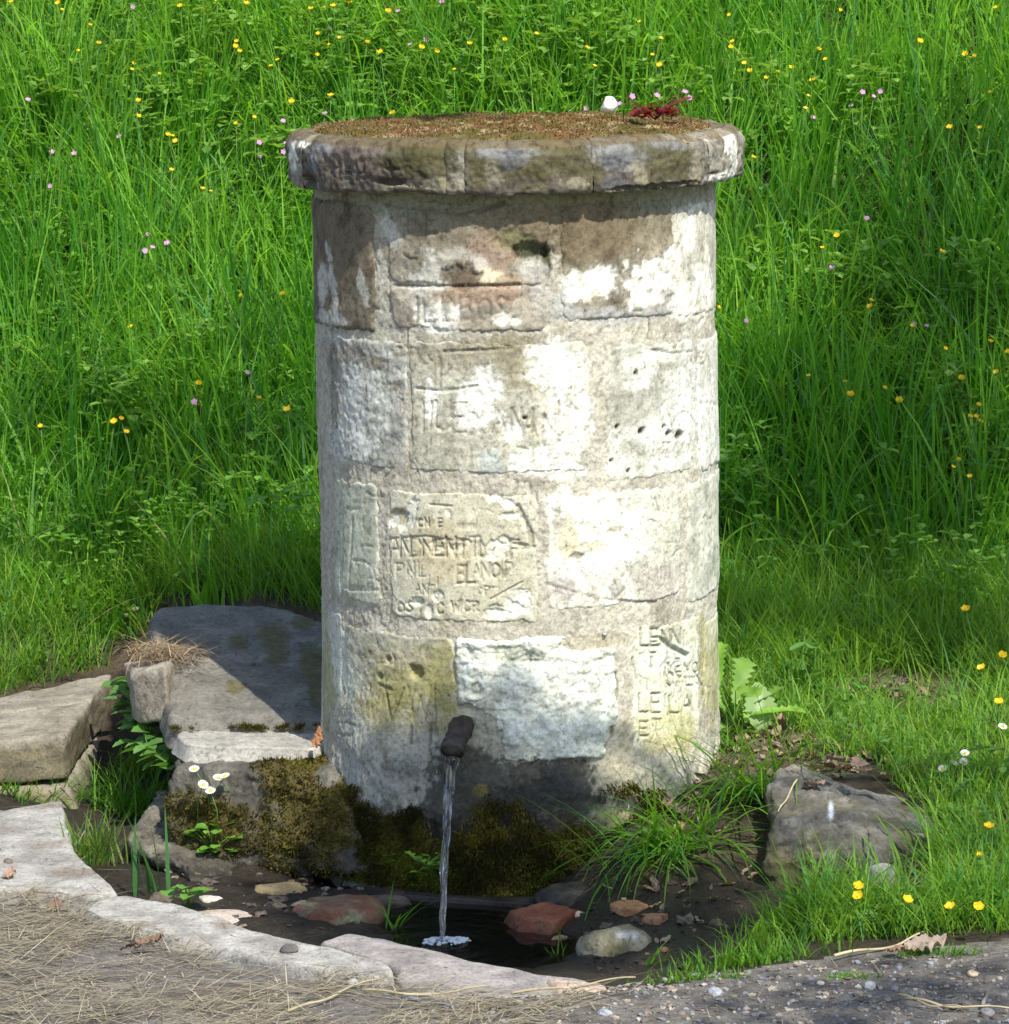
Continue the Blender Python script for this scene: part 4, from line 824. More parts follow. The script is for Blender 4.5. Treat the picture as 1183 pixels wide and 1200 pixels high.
# low leafy ground cover between the grass
def cover(name, P, hmin, hmax, smin, smax, label, a=LG, b=LG2, leaflets=3, cat='ground cover'):
    n = len(P); h = RNG.uniform(hmin, hmax, n); top = P + np.stack([RNG.normal(0, .02, n), RNG.normal(0, .02, n), h], 1); sz = RNG.uniform(smin, smax, n); az0 = RNG.uniform(0, 6.28, n)
    base = np.array([[0, 0, 0], [.45, -.36, .10], [.45, 0, -.02], [.45, .36, .10], [.8, -.34, .04], [.86, 0, -.1], [.8, .34, .04], [1.05, 0, -.16]]); f4 = np.array([[1, 4, 5, 2], [2, 5, 6, 3]]); f3 = np.array([[0, 1, 2], [0, 2, 3], [4, 7, 5], [5, 7, 6]])
    Vs, F4, F3, Cs, k = [], [], [], [], 0
    for j in range(leaflets):
        az = az0 + j*2*math.pi/leaflets*.9 + RNG.normal(0, .2, n); tilt = RNG.uniform(-.25, .55, n); ca, sa = np.cos(az), np.sin(az)
        x = base[None, :, 0]*np.cos(tilt)[:, None] - base[None, :, 2]*np.sin(tilt)[:, None]; z = base[None, :, 0]*np.sin(tilt)[:, None] + base[None, :, 2]; y = np.repeat(base[None, :, 1], n, 0)
        q = np.stack([x*ca[:, None] - y*sa[:, None], x*sa[:, None] + y*ca[:, None], z], -1)*sz[:, None, None] + top[:, None, :]
        Vs.append(q.reshape(-1, 3)); idx = np.arange(n)[:, None, None]*8 + k; F4.append((idx + f4).reshape(-1, 4)); F3.append((idx + f3).reshape(-1, 3)); k += n*8
        Cs.append(np.repeat(mix(np.tile(a, (n, 1)), np.tile(b, (n, 1)), RNG.random(n))*RNG.uniform(.75, 1.2, n)[:, None], 8, 0))
    sv, sf, sc = blades(P, RNG.uniform(0, 6.28, n), h, np.full(n, .0022), np.full(n, .05), np.full(n, .1), gcol(n), 2)
    V, F, C = join([(np.concatenate(Vs), [np.concatenate(F4), np.concatenate(F3)], np.concatenate(Cs)), (sv, sf, sc)])
    return tag(obj(name, V, F, M_LEAF, C, base=(0, 1, 0)), label, cat, kind='stuff')
B = sample(22000, -1.9, 1.9, .4, 4.4); gp_ = fbm(B*[1, 1, 0], 2.6, 3, 35); px, py = project(B); d = B[:, 1] - foot(B[:, 0])
dens = ss(-.05, .25, gp_) + .12
for cx, cy, rx, ry in [(200,140,80,60),(120,480,60,40),(420,80,90,60),(560,70,80,60),(230,430,60,40),(960,360,60,40),(900,640,50,50),(1090,450,60,60),(320,170,40,30)]: dens = np.maximum(dens, .9*ss(1.3, .5, np.hypot((px - cx)/rx, (py - cy)/ry)))
B = B[(RNG.random(len(B)) < dens) & (d > -.1) & (np.hypot(B[:, 0], B[:, 1]) > .47) & ~((B[:, 0] < -.2) & (B[:, 1] < .95) & (B[:, 0] > -.85))]
cover('leafy_ground_cover', B, .06, .24, .012, .032, 'low trifoliate leaves growing among the meadow grass')
B = sample(26000, -1.7, 1.7, .8, 4.3); px, py = project(B + [0, 0, .22]); dens = np.zeros(len(B))
for cx, cy, rx, ry in [(200,130,70,55),(420,70,90,70),(580,70,90,60),(700,60,60,50),(320,180,40,40),(250,40,60,40),(60,110,40,40),(150,470,50,30),(240,420,40,26),(1000,330,40,30),(910,320,40,30),(1090,470,40,30),(880,560,30,30),(1010,120,40,24),(900,110,40,30),(1140,330,40,30),(780,110,60,30)]: dens = np.maximum(dens, .75*ss(1.25, .4, np.hypot((px - cx)/rx, (py - cy)/ry)))
B = B[RNG.random(len(B)) < dens]
cover('meadow_herbs', B, .16, .32, .016, .04, 'patches of pale leafy herbs standing in the meadow grass', (.15, .34, .05), (.28, .5, .09))
# ------------------------------------------------------------------ short lawn, verge and basin edge grass
LAWN = [[(-200,670),(180,665),(400,655),(410,735),(345,714),(300,706),(240,704),(195,704),(190,705),(178,720),(182,760),(150,776),(128,786),(0,818),(-200,850)],
        [(830,700),(1400,690),(1400,1120),(1183,1108),(1060,1110),(950,1122),(830,1140),(800,1142),(830,1128),(900,1095),(960,1040),(985,1060),(1085,1058),(1110,985),(1060,930),(1000,893),(930,895),(880,890),(845,880)]]
B = sample(130000, -1.7, 1.7, -1.05, 1.4); m = lawn_mask(B, LAWN) & (np.hypot(B[:, 0], B[:, 1]) > .42)
px, py = project(B)
bare = np.maximum(.95*ss(1.4, .5, np.hypot((px - 1065)/85, (py - 812)/26)), .92*ss(1.4, .5, np.hypot((px - 890)/75, (py - 880)/30))); bare = np.maximum(bare, .6*ss(1.2, .5, np.hypot((px - 150)/50, (py - 762)/16))); bare = np.maximum(bare, .6*ss(1.2, .5, np.hypot((px - 1000)/60, (py - 900)/14)))
B = B[m & (RNG.random(len(B)) > bare*.96) & ((fbm(B*[1, 1, 0], 6, 3, 41) > -.3) | (RNG.random(len(B)) < .3))]; n = len(B); px, py = project(B)
L = .045*RNG.uniform(.5, 1.6, n)*(1 + .55*(px > 820)*RNG.random(n))*(1 + 2.0*ss(860, 730, py)); L *= 1 + 1.1*ss(980, 1050, py)*(px > 940)*RNG.random(n)
V, F, C = blades(B, RNG.uniform(0, 6.28, n), L, RNG.uniform(.0024, .0045, n), RNG.uniform(.1, .7, n), RNG.uniform(.2, 1.3, n), gcol(n, (.12, .27, .025), (.25, .42, .06)), 3)
tag(obj('lawn_grass', V, F, M_GRASS, C, base=(0, 0, 0)), 'short grass on the lawn and verge around the basin', 'grass', kind='stuff')
B = sample(9000, -1.9, 1.9, -1.0, 1.4); m = lawn_mask(B, LAWN); px, py = project(B); bare = np.maximum(ss(1.2, .5, np.hypot((px - 900)/60, (py - 885)/34)), .7*ss(1.3, .5, np.hypot((px - 1060)/90, (py - 815)/32)))
B = B[m & (RNG.random(len(B)) < .2 + .7*ss(-.1, .25, fbm(B*[1, 1, 0], 5, 3, 44))) & (RNG.random(len(B)) > bare)]
cover('clover_patches', B, .01, .075, .008, .024, 'low clover and buttercup leaves in the lawn and verge', (.08, .2, .03), (.15, .3, .05))
# tufts: each one a thing
def tuft(p, n, L, w, spread, label, az=None, azs=3.2, lean=(.05, .6), curl=(.3, 1.4), col=None, name='grass_tuft', follow=True):
    p = np.asarray(p, float); off = RNG.normal(0, 1, (n, 2))*np.asarray(spread); B = np.stack([p[0] + off[:, 0], p[1] + off[:, 1], np.full(n, p[2])], 1)
    if follow: B[:, 2] = G(B[:, 0], B[:, 1]) - .004
    a = (RNG.uniform(0, 6.28, n) if az is None else az + RNG.uniform(-azs, azs, n)*.5)
    V, F, C = blades(B, a, RNG.uniform(.55, 1.25, n)*L, RNG.uniform(.7, 1.3, n)*w, RNG.uniform(*lean, n), RNG.uniform(*curl, n), gcol(n, *(col or ((.09, .24, .02), (.17, .34, .035)))), 6)
    return tag(obj(name, V, F, M_GRASS, C, base=p), label, 'grass tuft', kind='stuff' if 'strip' in label or 'fringe' in label else None)
tuft(on_z(785, 985, .06), 190, .23, .005, (.05, .03), 'drooping grass tuft hanging over the basin right of the pillar foot', az=-1.75, azs=3.4, lean=(.2, 1.4), curl=(.3, 2.1))
tuft(on_z(885, 920, .125), 130, .25, .005, (.035, .02), 'drooping grass tuft hanging beside the left end of the boulder', az=-1.9, azs=3.2, lean=(.2, 1.3), curl=(.3, 2.0))
tuft(on_z(738, 945, .085), 9, .22, .0045, (.012, .008), 'few tall grass blades standing against the right front of the pillar', az=2.6, azs=1.6, lean=(.02, .15), curl=(.1, .4))
tuft(on_z(735, 1010, .02), 6, .26, .006, (.02, .01), 'long arching grass blades leaning left across the pillar foot', az=3.0, azs=.9, lean=(.5, .8), curl=(.3, 1.2))
tuft(on_z(975, 1085, .0), 190, .15, .0055, (.045, .02), 'dense bright grass tuft in front of the boulder', lean=(.05, .7), curl=(.2, 1.1))
tuft(on_z(880, 1122, .0), 260, .05, .0035, (.075, .016), 'low grass strip creeping along the path edge below the mud', lean=(.05, .6), curl=(.2, .8))
tuft(on_z(815, 1142, .0), 120, .03, .003, (.05, .007), 'thin fringe of short grass at the left end of the path edge strip')
tuft(on_z(995, 1147, .0), 70, .022, .003, (.025, .006), 'tiny green tuft alone in the gravel of the path'); tuft(on_z(1120, 1122, .0), 60, .035, .003, (.025, .006), 'small grass tuft on the path edge near the right side'); tuft(on_z(1075, 1122, 0), 50, .03, .003, (.02, .006), 'small grass tuft beside the dead leaf on the right path edge')
tuft(on_z(150, 935, -.03), 160, .13, .004, (.04, .05), 'yellowish green grass in the gap between the left wall and the rock', lean=(.05, .7), curl=(.3, 1.5))
tuft(on_z(108, 1000, -.03), 130, .11, .004, (.03, .02), 'grass tuft growing along the inside of the left kerb stone', lean=(.05, .5), curl=(.2, 1.1), col=((.12, .2, .03), (.2, .3, .06)))
tuft(on_z(180, 1050, -.05), 9, .16, .008, (.03, .012), 'few broad upright blades rising behind the long pale kerb', lean=(.02, .25), curl=(.05, .4), col=((.06, .19, .05), (.1, .25, .08)))
tuft(on_z(200, 905, .0), 60, .12, .004, (.03, .02), 'wispy grass hanging over the left end of the mossy rock', az=-.8, azs=2.5, lean=(.3, .9), curl=(.6, 1.6))
tuft(on_z(165, 900, -.02), 120, .12, .0042, (.03, .03), 'bright wispy grass below the trailing plant', az=-.9, azs=3.6, lean=(.1, .8), curl=(.4, 1.5), col=((.14, .26, .03), (.24, .36, .06)))
tuft(on_z(215, 935, -.01), 70, .11, .004, (.02, .02), 'fine grass left of the daisy clump on the rock', az=-.6, azs=3., lean=(.1, .8), curl=(.4, 1.4))
tuft(on_z(25, 925, .0), 140, .06, .004, (.06, .03), 'short grass along the foot of the front wall block'); tuft(on_z(60, 918, 0), 60, .10, .004, (.05, .02), 'longer grass leaning over the left kerb below the wall', az=0., azs=3, lean=(.3, .9))
tuft(on_z(425, 1015, -.045), 16, .11, .0055, (.018, .01), 'small grass tuft in front of the mossy rock at the waterside', lean=(.05, .6), curl=(.1, .6), col=((.09, .24, .03), (.13, .3, .04))); tuft(on_z(455, 1030, -.05), 14, .06, .005, (.014, .008), 'tiny grass tuft on the slate ledge left of the water stream', lean=(.2, .8))
tuft(on_z(462, 1088, -.07), 7, .09, .006, (.006, .006), 'little grass sprig standing in the water left of the stream', lean=(.5, 1.0), curl=(.1, .6), follow=False)
tuft(on_z(502, 1136, .0), 8, .035, .004, (.008, .006), 'small sprig in the joint of the grey kerb slab'); tuft(on_z(522, 1139, .0), 7, .03, .004, (.006, .006), 'tiny right hand sprig on the grey kerb slab'); tuft(on_z(445, 1118, .0), 6, .04, .004, (.006, .006), 'pale thin sprig at the left end of the grey kerb slab')
tuft(on_z(762, 1140, -.06), 9, .06, .006, (.01, .006), 'small arching sprig beside the rounded cobble', az=-.5, azs=2); tuft(on_z(655, 1112, -.06), 6, .06, .004, (.006, .006), 'thin green sprig on the mud beside the red stone')
tuft(on_z(1150, 1080, .015), 170, .13, .0055, (.07, .04), 'long grass in the verge right of the boulder', lean=(.05, .6), curl=(.2, 1.2)); tuft(on_z(1135, 1000, .07), 80, .13, .0055, (.06, .04), 'tall grass leaning over the right end of the boulder', az=2.6, azs=2.6, lean=(.1, .6))
tuft(on_z(850, 870, .16), 60, .09, .004, (.03, .02), 'thin sunlit grass at the right foot of the pillar', lean=(.2, .9)); tuft(on_z(800, 905, .12), 90, .06, .003, (.05, .03), 'dry yellowish grass on the soil in front of the carved corner stone', lean=(.3, 1.), col=((.2, .24, .06), (.34, .3, .14)))
# ------------------------------------------------------------------ leafy plants with leaf parts
def plant(name, p, leaves, label, cat='plant', mat=None, stems=True):
    """leaves: (kind, L, W, az, pitch, roll, offset xyz, colour a, colour b)"""
    root = empty(name, p); tag(root, label, cat)
    for i, (kind, L, Wd, az, pit, rl, off, a, b) in enumerate(leaves):
        nu = 17 if kind in ('dandelion', 'toothed') else 9
        V, F = leaf_shape(kind, L, Wd, nu, 5, random.uniform(.15, .4), random.uniform(.1, .4), i, .03)
        V = place(V, np.asarray(p) + off, az, pit, rl); obj('leaf', V, F, mat or M_LEAF, lcol(V, a, b, i), parent=root, base=np.asarray(p) + off)
        if stems and np.linalg.norm(off) > .004:
            o = np.asarray(off); q = np.array([[0, 0, 0], o*.4 + [0, 0, np.linalg.norm(o)*.1], o]) + p
            V, F = tube(q, [.0014, .0012, .001], 4); obj('stem', V, F, M_STEM, parent=root)
    return root
rd = random.Random(5)
p = hit(862, 862); lv = []
for az, L, pit, off in [(2.0, .07, .9, (-.03, -.01, .06)), (1.4, .06, .6, (.02, -.02, .03)), (2.7, .07, .4, (-.03, -.03, .03)), (2.2, .11, .75, (-.02, 0, .05)), (1.9, .13, .9, (-.045, -.02, .09)), (-1.2, .10, .2, (.0, -.02, .10)), (2.9, .09, .1, (-.02, -.02, .02)), (.4, .1, .5, (.02, .02, .05)), (1.2, .12, .8, (.0, .03, .06)), (.0, .11, .3, (.03, .0, .04)), (-2.6, .08, .1, (0, -.03, .02)), (1.6, .1, 1.0, (-.03, .02, .1))]:
    lv.append(('dandelion', L, L*.5, az, pit, rd.uniform(-.5, .5), off, (.15, .32, .04), (.25, .43, .07)))
plant('dandelion_plant', p, lv, 'dandelion plant with big toothed leaves at the right foot of the pillar')
# broad pale leaf facing the camera
p = hit(892, 862); plant('broad_leaf_plant', p, [('toothed', .105, .065, 1.6, 1.2, .1, (0, 0, .01), (.24, .38, .12), (.32, .47, .18)), ('oval', .06, .03, 3.0, .3, .3, (0, -.01, .005), (.15, .3, .07), (.2, .36, .1))], 'single broad pale green leaf standing beside the dandelion')
for (px_, py_, n_, L, kind, la) in [(1000,815,7,.085,'dandelion','lobed dandelion rosette right of the pillar above the leaf litter'),(955,800,6,.07,'toothed','small toothed plant between the two dandelions'),(1075,500,7,.05,'heart','round leaved plant in the shaded long grass at right'),(985,690,6,.07,'toothed','blue green toothed leaves in the grass right of the pillar'),(1120,680,4,.05,'round','single round leaved plant near the right edge of the lawn'),(1075,740,5,.06,'toothed','toothed leaved plant at the foot of the right bank'),(1150,700,4,.06,'toothed','pale jagged leaves by the lone buttercup at right'),(870,575,5,.05,'heart','small heart leaved plant close behind the right side of the pillar'),(1050,1075,9,.06,'toothed','dark toothed leaves in the verge in front of the boulder'),(1110,1050,8,.055,'toothed','leafy buttercup plant in the right verge'),(215,415,5,.06,'oval','pair of pale oval leaves in the long grass at left'),(130,430,5,.045,'heart','rounded leaves in the gap of the left meadow'),(340,545,4,.08,'oval','broad grass like leaf in the shade left of the pillar'),(215,560,4,.06,'oval','pale oval leaves in the shaded grass behind the slab'),(25,655,4,.045,'toothed','bright toothed leaf at the left edge of the lawn'),(425,100,4,.05,'heart','bright heart shaped leaves above the left of the cap'),(845,140,4,.07,'oval','upright oval leaves behind the right end of the cap')]:
    p = hit(px_, py_ + 14); lv = []
    h_ = .03 if py_ > 800 else .12
    for i in range(n_):
        az = rd.uniform(0, 6.28); r_ = rd.uniform(.01, .04); lv.append((kind, L*rd.uniform(.7, 1.15), L*rd.uniform(.5, .62)*(1.4 if kind in ('heart', 'round') else 1), az if rd.random() < .5 else rd.uniform(-2.6, -.5), rd.uniform(.1, .8), rd.uniform(-.5, .5), (r_*math.cos(az), r_*math.sin(az), rd.uniform(.3, 1.)*h_), (.08, .21, .045), (.14, .3, .08)))
    plant('leafy_plant' if kind != 'dandelion' else 'dandelion_plant', p, lv, la)
# trailing plant on the left wall: trifoliate leaves hanging over the wall end
p = on_z(150, 800, .09); root = empty('trailing_plant', p); tag(root, 'trailing plant with small green trifoliate leaves hanging at the end of the left wall', 'plant')
for i in range(34):
    f = i/33; c_ = on_y(146 + 44*f**1.3 + rd.uniform(-16, 16), 792 + 100*f + rd.uniform(-10, 10), .72 - .65*f + rd.uniform(-.03, .03))
    for j_ in (-1, 0, 1):
        V, F = leaf_shape('toothed', .042, .03, 9, 5, .25, .2, i*3 + j_); V = place(V, c_, -1.3 + j_*1.25 + rd.uniform(-.5, .5), rd.uniform(-.1, .5), rd.uniform(-.4, .4), rd.uniform(.75, 1.25))
        obj('leaf', V, F, M_LEAF, lcol(V, (.08, .2, .04), (.15, .3, .07), i), parent=root)
    if i % 3 == 0: V, F = tube(np.array([p + [0, 0, .01], (p + c_)/2 + [0, -.02, .015], c_]), [.0015, .0013, .001], 4); obj('stem', V, F, M_STEM, parent=root)
# leafy clump with daisies on the sloping rock
p = on_z(250, 1000, -.03); lv = []
for i in range(46): az = rd.uniform(0, 6.28); r_ = .055*math.sqrt(rd.random()); lv.append(('round', .022*rd.uniform(.7, 1.3), .022, az, rd.uniform(0, .6), rd.uniform(-.4, .4), (r_*math.cos(az) + .015, .5*r_*math.sin(az), rd.uniform(.005, .07)), (.11, .27, .03), (.17, .36, .05)))
plant('clover_clump', p, lv, 'bright round leaved clump growing on the sloping rock below the daisies')
p = on_z(222, 1064, -.045); plant('clover_clump', p, [('heart', .03, .03, rd.uniform(0, 6.28), .3, 0, (rd.uniform(-.04, .03), rd.uniform(-.01, .02), rd.uniform(.02, .045)), (.12, .28, .04), (.17, .35, .06)) for _ in range(9)], 'small bright leaves peeping over the long pale kerb stone')
p = on_y(500, 1016, -.44); plant('cress_sprig', p, [('round', .012*rd.uniform(.8, 1.3), .012, rd.uniform(0, 6.28), rd.uniform(0, .8), 0, (rd.uniform(-.035, .03), rd.uniform(-.01, .01), rd.uniform(-.01, .03)), (.13, .3, .03), (.19, .38, .05)) for _ in range(18)], 'tiny bright cress sprig growing from the moss left of the water stream')
# red herb on the cap
p = on_y(768, 140, -.12); root = empty('red_herb', p); tag(root, 'small reddish herb growing out of the moss on the cap', 'plant')
parts = []
for i in range(130):
    az = rd.uniform(0, 6.28); r_ = .05*math.sqrt(rd.random()); V, F = leaf_shape('toothed', .016*rd.uniform(.6, 1.2), .011, 7, 3, .2, .2, i)
    c_ = p + [r_*math.cos(az), .6*r_*math.sin(az), rd.uniform(.0, .028)*(1 - r_/.07) + .004]; V = place(V, c_, rd.uniform(0, 6.28), rd.uniform(0, 1), 0); parts.append((V, F, np.tile(rd.choice([(.32, .02, .05), (.22, .02, .04), (.30, .07, .05), (.2, .1, .04)]), (len(V), 1))))
V, F, C = join(parts); obj('foliage', V, F, M_LEAF, C, parent=root)
parts = []
for i in range(16):
    az = rd.uniform(0, 6.28); q = p + [.05*math.cos(az) + rd.uniform(-.02, .03), .03*math.sin(az), rd.uniform(.02, .05)]; V, F = tube(np.array([p, (p + q)/2 + [0, 0, .006], q]), [.0011, .0009, .0007], 4); parts.append((V, F, np.tile((.25, .06, .04), (len(V), 1))))
    V, F = leaf_shape('toothed', .014, .009, 7, 3, .2, .2, i); V = place(V, q, az, .3); parts.append((V, F, np.tile((.3, .12, .08), (len(V), 1))))
V, F, C = join(parts); obj('stems', V, F, M_LEAF, C, parent=root)
# ------------------------------------------------------------------ flowers
def petal_ring(n, r, w, cup, nu=4, nv=3):
    parts = []
    for k in range(n):
        V, F = leaf_shape('round', r, w, nu + 2, nv, .15, -cup, k); parts.append((place(V, (0, 0, 0), k*2*math.pi/n, .15), F))
    V, F, _ = join(parts); return V, F
def disc(r, h, n=8):
    a = np.arange(n)*2*math.pi/n; V = np.concatenate([np.stack([r*np.cos(a), r*np.sin(a), 0*a], 1), np.stack([.6*r*np.cos(a), .6*r*np.sin(a), 0*a + h], 1)]); F = [np.array([[i, (i + 1) % n, n + (i + 1) % n, n + i] for i in range(n)]), np.array([list(range(n, 2*n))])]; return V, F
ME_BUT = mesh_np('buttercup_blossom', *petal_ring(5, .0125, .0125, .55)); ME_BUT.materials.append(M_YEL); ME_BC = mesh_np('buttercup_centre', *disc(.0035, .004)); ME_BC.materials.append(flat_mat('buttercup_heart', (.55, .42, .02), .6))
ME_DAI = mesh_np('daisy_petals', *petal_ring(16, .012, .0042, .1, 3, 3)); ME_DAI.materials.append(M_WHT); ME_DC = mesh_np('daisy_centre', *disc(.0042, .003)); ME_DC.materials.append(M_YEL)
ME_CRA = mesh_np('cranesbill_petals', *petal_ring(5, .0095, .008, .15)); ME_CRA.materials.append(M_PNK); ME_CC = mesh_np('cranesbill_centre', *disc(.0015, .002)); ME_CC.materials.append(M_WHT)
def flower(name, px_, py_, h, me, mc_, label, group, sc=1., tilt=.5, cat='flower', head=None):
    hd = hit(px_, py_, h) if head is None else np.asarray(head); gx_, gy_ = hd[0] + rd.uniform(-.03, .03), hd[1] + rd.uniform(.0, .04); gz_ = float(G(np.array(gx_), np.array(gy_))) if head is None else hd[2] - h; base = np.array([gx_, gy_, gz_])
    root = empty(name, base); tag(root, label, cat, group)
    mid = (base + hd)/2 + [(base[0] - hd[0])*.4, (base[1] - hd[1])*.4, .02*h]
    V, F = tube(np.array([base, mid, hd]), [.0013, .0011, .0009], 4); obj('stem', V, F, M_STEM, parent=root)
    b = link('blossom', me, None, root, hd - base); b.rotation_euler = (tilt*rd.uniform(.5, 1.5), rd.uniform(-.4, .4), rd.uniform(0, 6.28)); b.scale = (sc,)*3
    b.rotation_mode = 'XYZ'; e_ = Matrix.Rotation(tilt*rd.uniform(.5, 1.5), 3, 'X') @ Matrix.Rotation(rd.uniform(-.4, .4), 3, 'Y') @ Matrix.Rotation(rd.uniform(0, 6.28), 3, 'Z'); b.rotation_euler = e_.to_euler()
    c_ = link('centre', mc_, None, b, (0, 0, .001))
    return root
BUT = [(14,3),(69,4),(73,12),(106,30),(116,51),(92,60),(157,75),(155,82),(166,85),(187,87),(162,119),(162,137),(197,159),(203,160),(206,166),(201,200),(238,222),(248,225),(298,138),(277,145),(212,8),(238,13),(289,5),(275,21),(278,49),(276,55),(281,61),(326,71),(318,78),(342,120),(255,1),(283,347),(332,345),(154,384),(233,450),(304,467),(337,481),(142,491),(134,495),(148,507),(48,500),
 (365,11),(380,10),(391,8),(410,4),(455,14),(373,40),(399,45),(431,50),(386,53),(372,65),(494,56),(512,61),(533,82),(551,52),(592,47),(629,40),(388,113),(446,62),(461,133),(750,26),(774,46),(765,65),(774,77),(697,78),(688,57),(855,18),(859,49),(984,13),(857,56),(873,75),(879,84),(899,92),(912,86),(928,80),(960,58),(968,70),(953,95),(947,113),(944,128),(883,185),(1078,49),(1132,64),(1143,66),(1168,10),(1161,109),(1113,150),(1149,150),(981,277),(964,291),(1104,296),(1021,353),(1020,360),(843,361),
 (1069,383),(1108,409),(1161,401),(1182,413),(1168,437),(1127,444),(948,441),(997,463),(1037,456),(1054,470),(991,448),(1147,475),(1137,489),(1144,489),(1149,495),(1124,539),(1117,548),(1137,559)]
ORD = ['leftmost', 'second', 'third', 'fourth', 'fifth', 'sixth', 'seventh', 'eighth', 'ninth', 'tenth', 'eleventh', 'twelfth', 'thirteenth']
def ranked(pts, kind, bands):
    """label each flower by its place: band of the meadow, then order from the left"""
    res = {}
    for side, x0, x1 in (('left of the pillar', -1, 350), ('above the cap', 350, 850), ('right of the pillar', 850, 1400)):
        for (y0, y1, where) in bands:
            q = sorted([p_ for p_ in pts if x0 <= p_[0] < x1 and y0 <= p_[1] < y1])
            for k, p_ in enumerate(q):
                nth = 'only' if len(q) == 1 else ORD[k] if k == 0 else 'rightmost' if k == len(q) - 1 else ORD[k] + ' from left'
                res[p_] = ('%s %s in grass %s, %s' % (nth, kind, side.replace('the ', ''), where), '%s %s' % (kind, side))
    return res
BL = ranked(BUT, 'yellow buttercup', [(-1, 16, 'along the top edge'), (16, 54, 'just under the top edge'), (54, 79, 'upper meadow'), (79, 119, 'well above cap height'), (119, 180, 'at cap height'), (180, 300, 'below cap height'), (300, 420, 'at upper shaft height'), (420, 465, 'level with upper carvings'), (465, 700, 'level with mid shaft')])
for a, b in BUT:
    la, gr = BL[(a, b)]
    flower('buttercup', a, b, rd.uniform(.27, .36), ME_BUT, ME_BC, la, gr, rd.uniform(.5, .85))
for a, b, h, la in [(1132,715,.16,'lone buttercup on a long stem at the top of the right lawn'),(1151,784,.08,'buttercup above the right lawn near the leaf litter'),(1175,769,.08,'small buttercup at the right edge above the lawn daisies'),(1171,824,.08,'buttercup at the right edge just above the daisies'),(1159,970,.09,'buttercup in the grass right of the boulder'),(1006,1040,.09,'upper of the two buttercups close in front of the boulder'),(1006,1051,.08,'lower of the two buttercups close in front of the boulder'),(1063,1056,.08,'buttercup in the verge right of the front tuft'),(1114,1064,.07,'wide open buttercup in the middle of the right verge'),(1147,1064,.07,'rightmost buttercup low in the right verge'),(1148,1002,.08,'small buttercup bud standing right of the boulder')]:
    flower('buttercup', a, b, h, ME_BUT, ME_BC, la, None, .9 if 'bud' not in la else .5)
PNK = [(156,8),(33,117),(61,178),(87,180),(59,218),(140,160),(332,142),(304,167),(305,183),(332,178),(335,168),(173,275),(170,294),(179,290),(196,285),(291,437),(228,471),(467,13),(386,33),(408,29),(481,52),(500,46),(381,133),(687,127),(518,2),(1011,108),(1024,113),(998,124),(1032,107),(954,138),(1016,256),(976,313),(1071,380),(1086,382),(876,376)]
PL = ranked(PNK, 'pink cranesbill flower', [(-1, 40, 'near the top edge'), (40, 125, 'above cap height'), (125, 170, 'at cap height'), (170, 230, 'just below cap height'), (230, 320, 'at upper shaft height'), (320, 600, 'at mid shaft height')])
for a, b in PNK:
    la, gr = PL[(a, b)]
    flower('cranesbill', a, b, rd.uniform(.26, .33), ME_CRA, ME_CC, la, gr, rd.uniform(.7, 1.), tilt=.9)
for a, b, dz, la in [(741,113,.05,'second pink flower from left above the red herb'),(770,112,.05,'middle pink flower straight above the red herb'),(803,108,.055,'upper of the two pink flowers at the right of the red herb'),(808,115,.05,'lower of the two pink flowers at the right of the red herb'),(726,122,.035,'pink flower beside the white stone on the cap')]: flower('cranesbill', a, b, dz, ME_CRA, ME_CC, la, 'pink flowers on the cap', .75, .9, head=on_y(a, b, -.1))
for a, b, la in [(3,687,'left daisy of the pair at the left photo edge'),(9,689,'right daisy of the pair at the left photo edge'),(11,671,'small daisy above the pair at the left photo edge'),(17,695,'daisy below the pair at the left photo edge'),(104,688,'left daisy of the pair in the middle of the left lawn'),(109,690,'right daisy of the pair in the middle of the left lawn'),(76,702,'closed daisy left of the pair on the left lawn'),(159,714,'upper daisy beside the corner of the large slab'),(150,722,'lower daisy beside the corner of the large slab')]: flower('daisy', a, b, .045, ME_DAI, ME_DC, la, 'daisies on the left lawn', .8, .6)
for a, b, la in [(1175,852,'daisy at the right photo edge above the boulder'),(1105,901,'leftmost daisy of the group above the boulder'),(1118,895,'largest middle daisy of the group above the boulder'),(1129,893,'right daisy of the group above the boulder'),(1131,883,'topmost daisy of the group above the boulder')]: flower('daisy', a, b, .04, ME_DAI, ME_DC, la, 'daisies on the right lawn', .85, .6)
for a, b, la in [(228,902,'topmost left daisy of the five over the mossy rock'),(256,912,'left one of the touching pair of daisies over the mossy rock'),(264,910,'right one of the touching pair of daisies over the mossy rock'),(238,920,'middle daisy of the five over the mossy rock'),(247,927,'lowest daisy of the five, nearest the bright leaves')]: flower('daisy', a, b, .085, ME_DAI, ME_DC, la, None, 1., .5, head=on_y(a, b, -.20))
for a, b, la in [(28,901,'small daisy in the grass at the front foot of the left wall'),(73,909,'half closed daisy at the corner of the front wall block')]: flower('daisy', a, b, .03, ME_DAI, ME_DC, la, None, .7, .4)
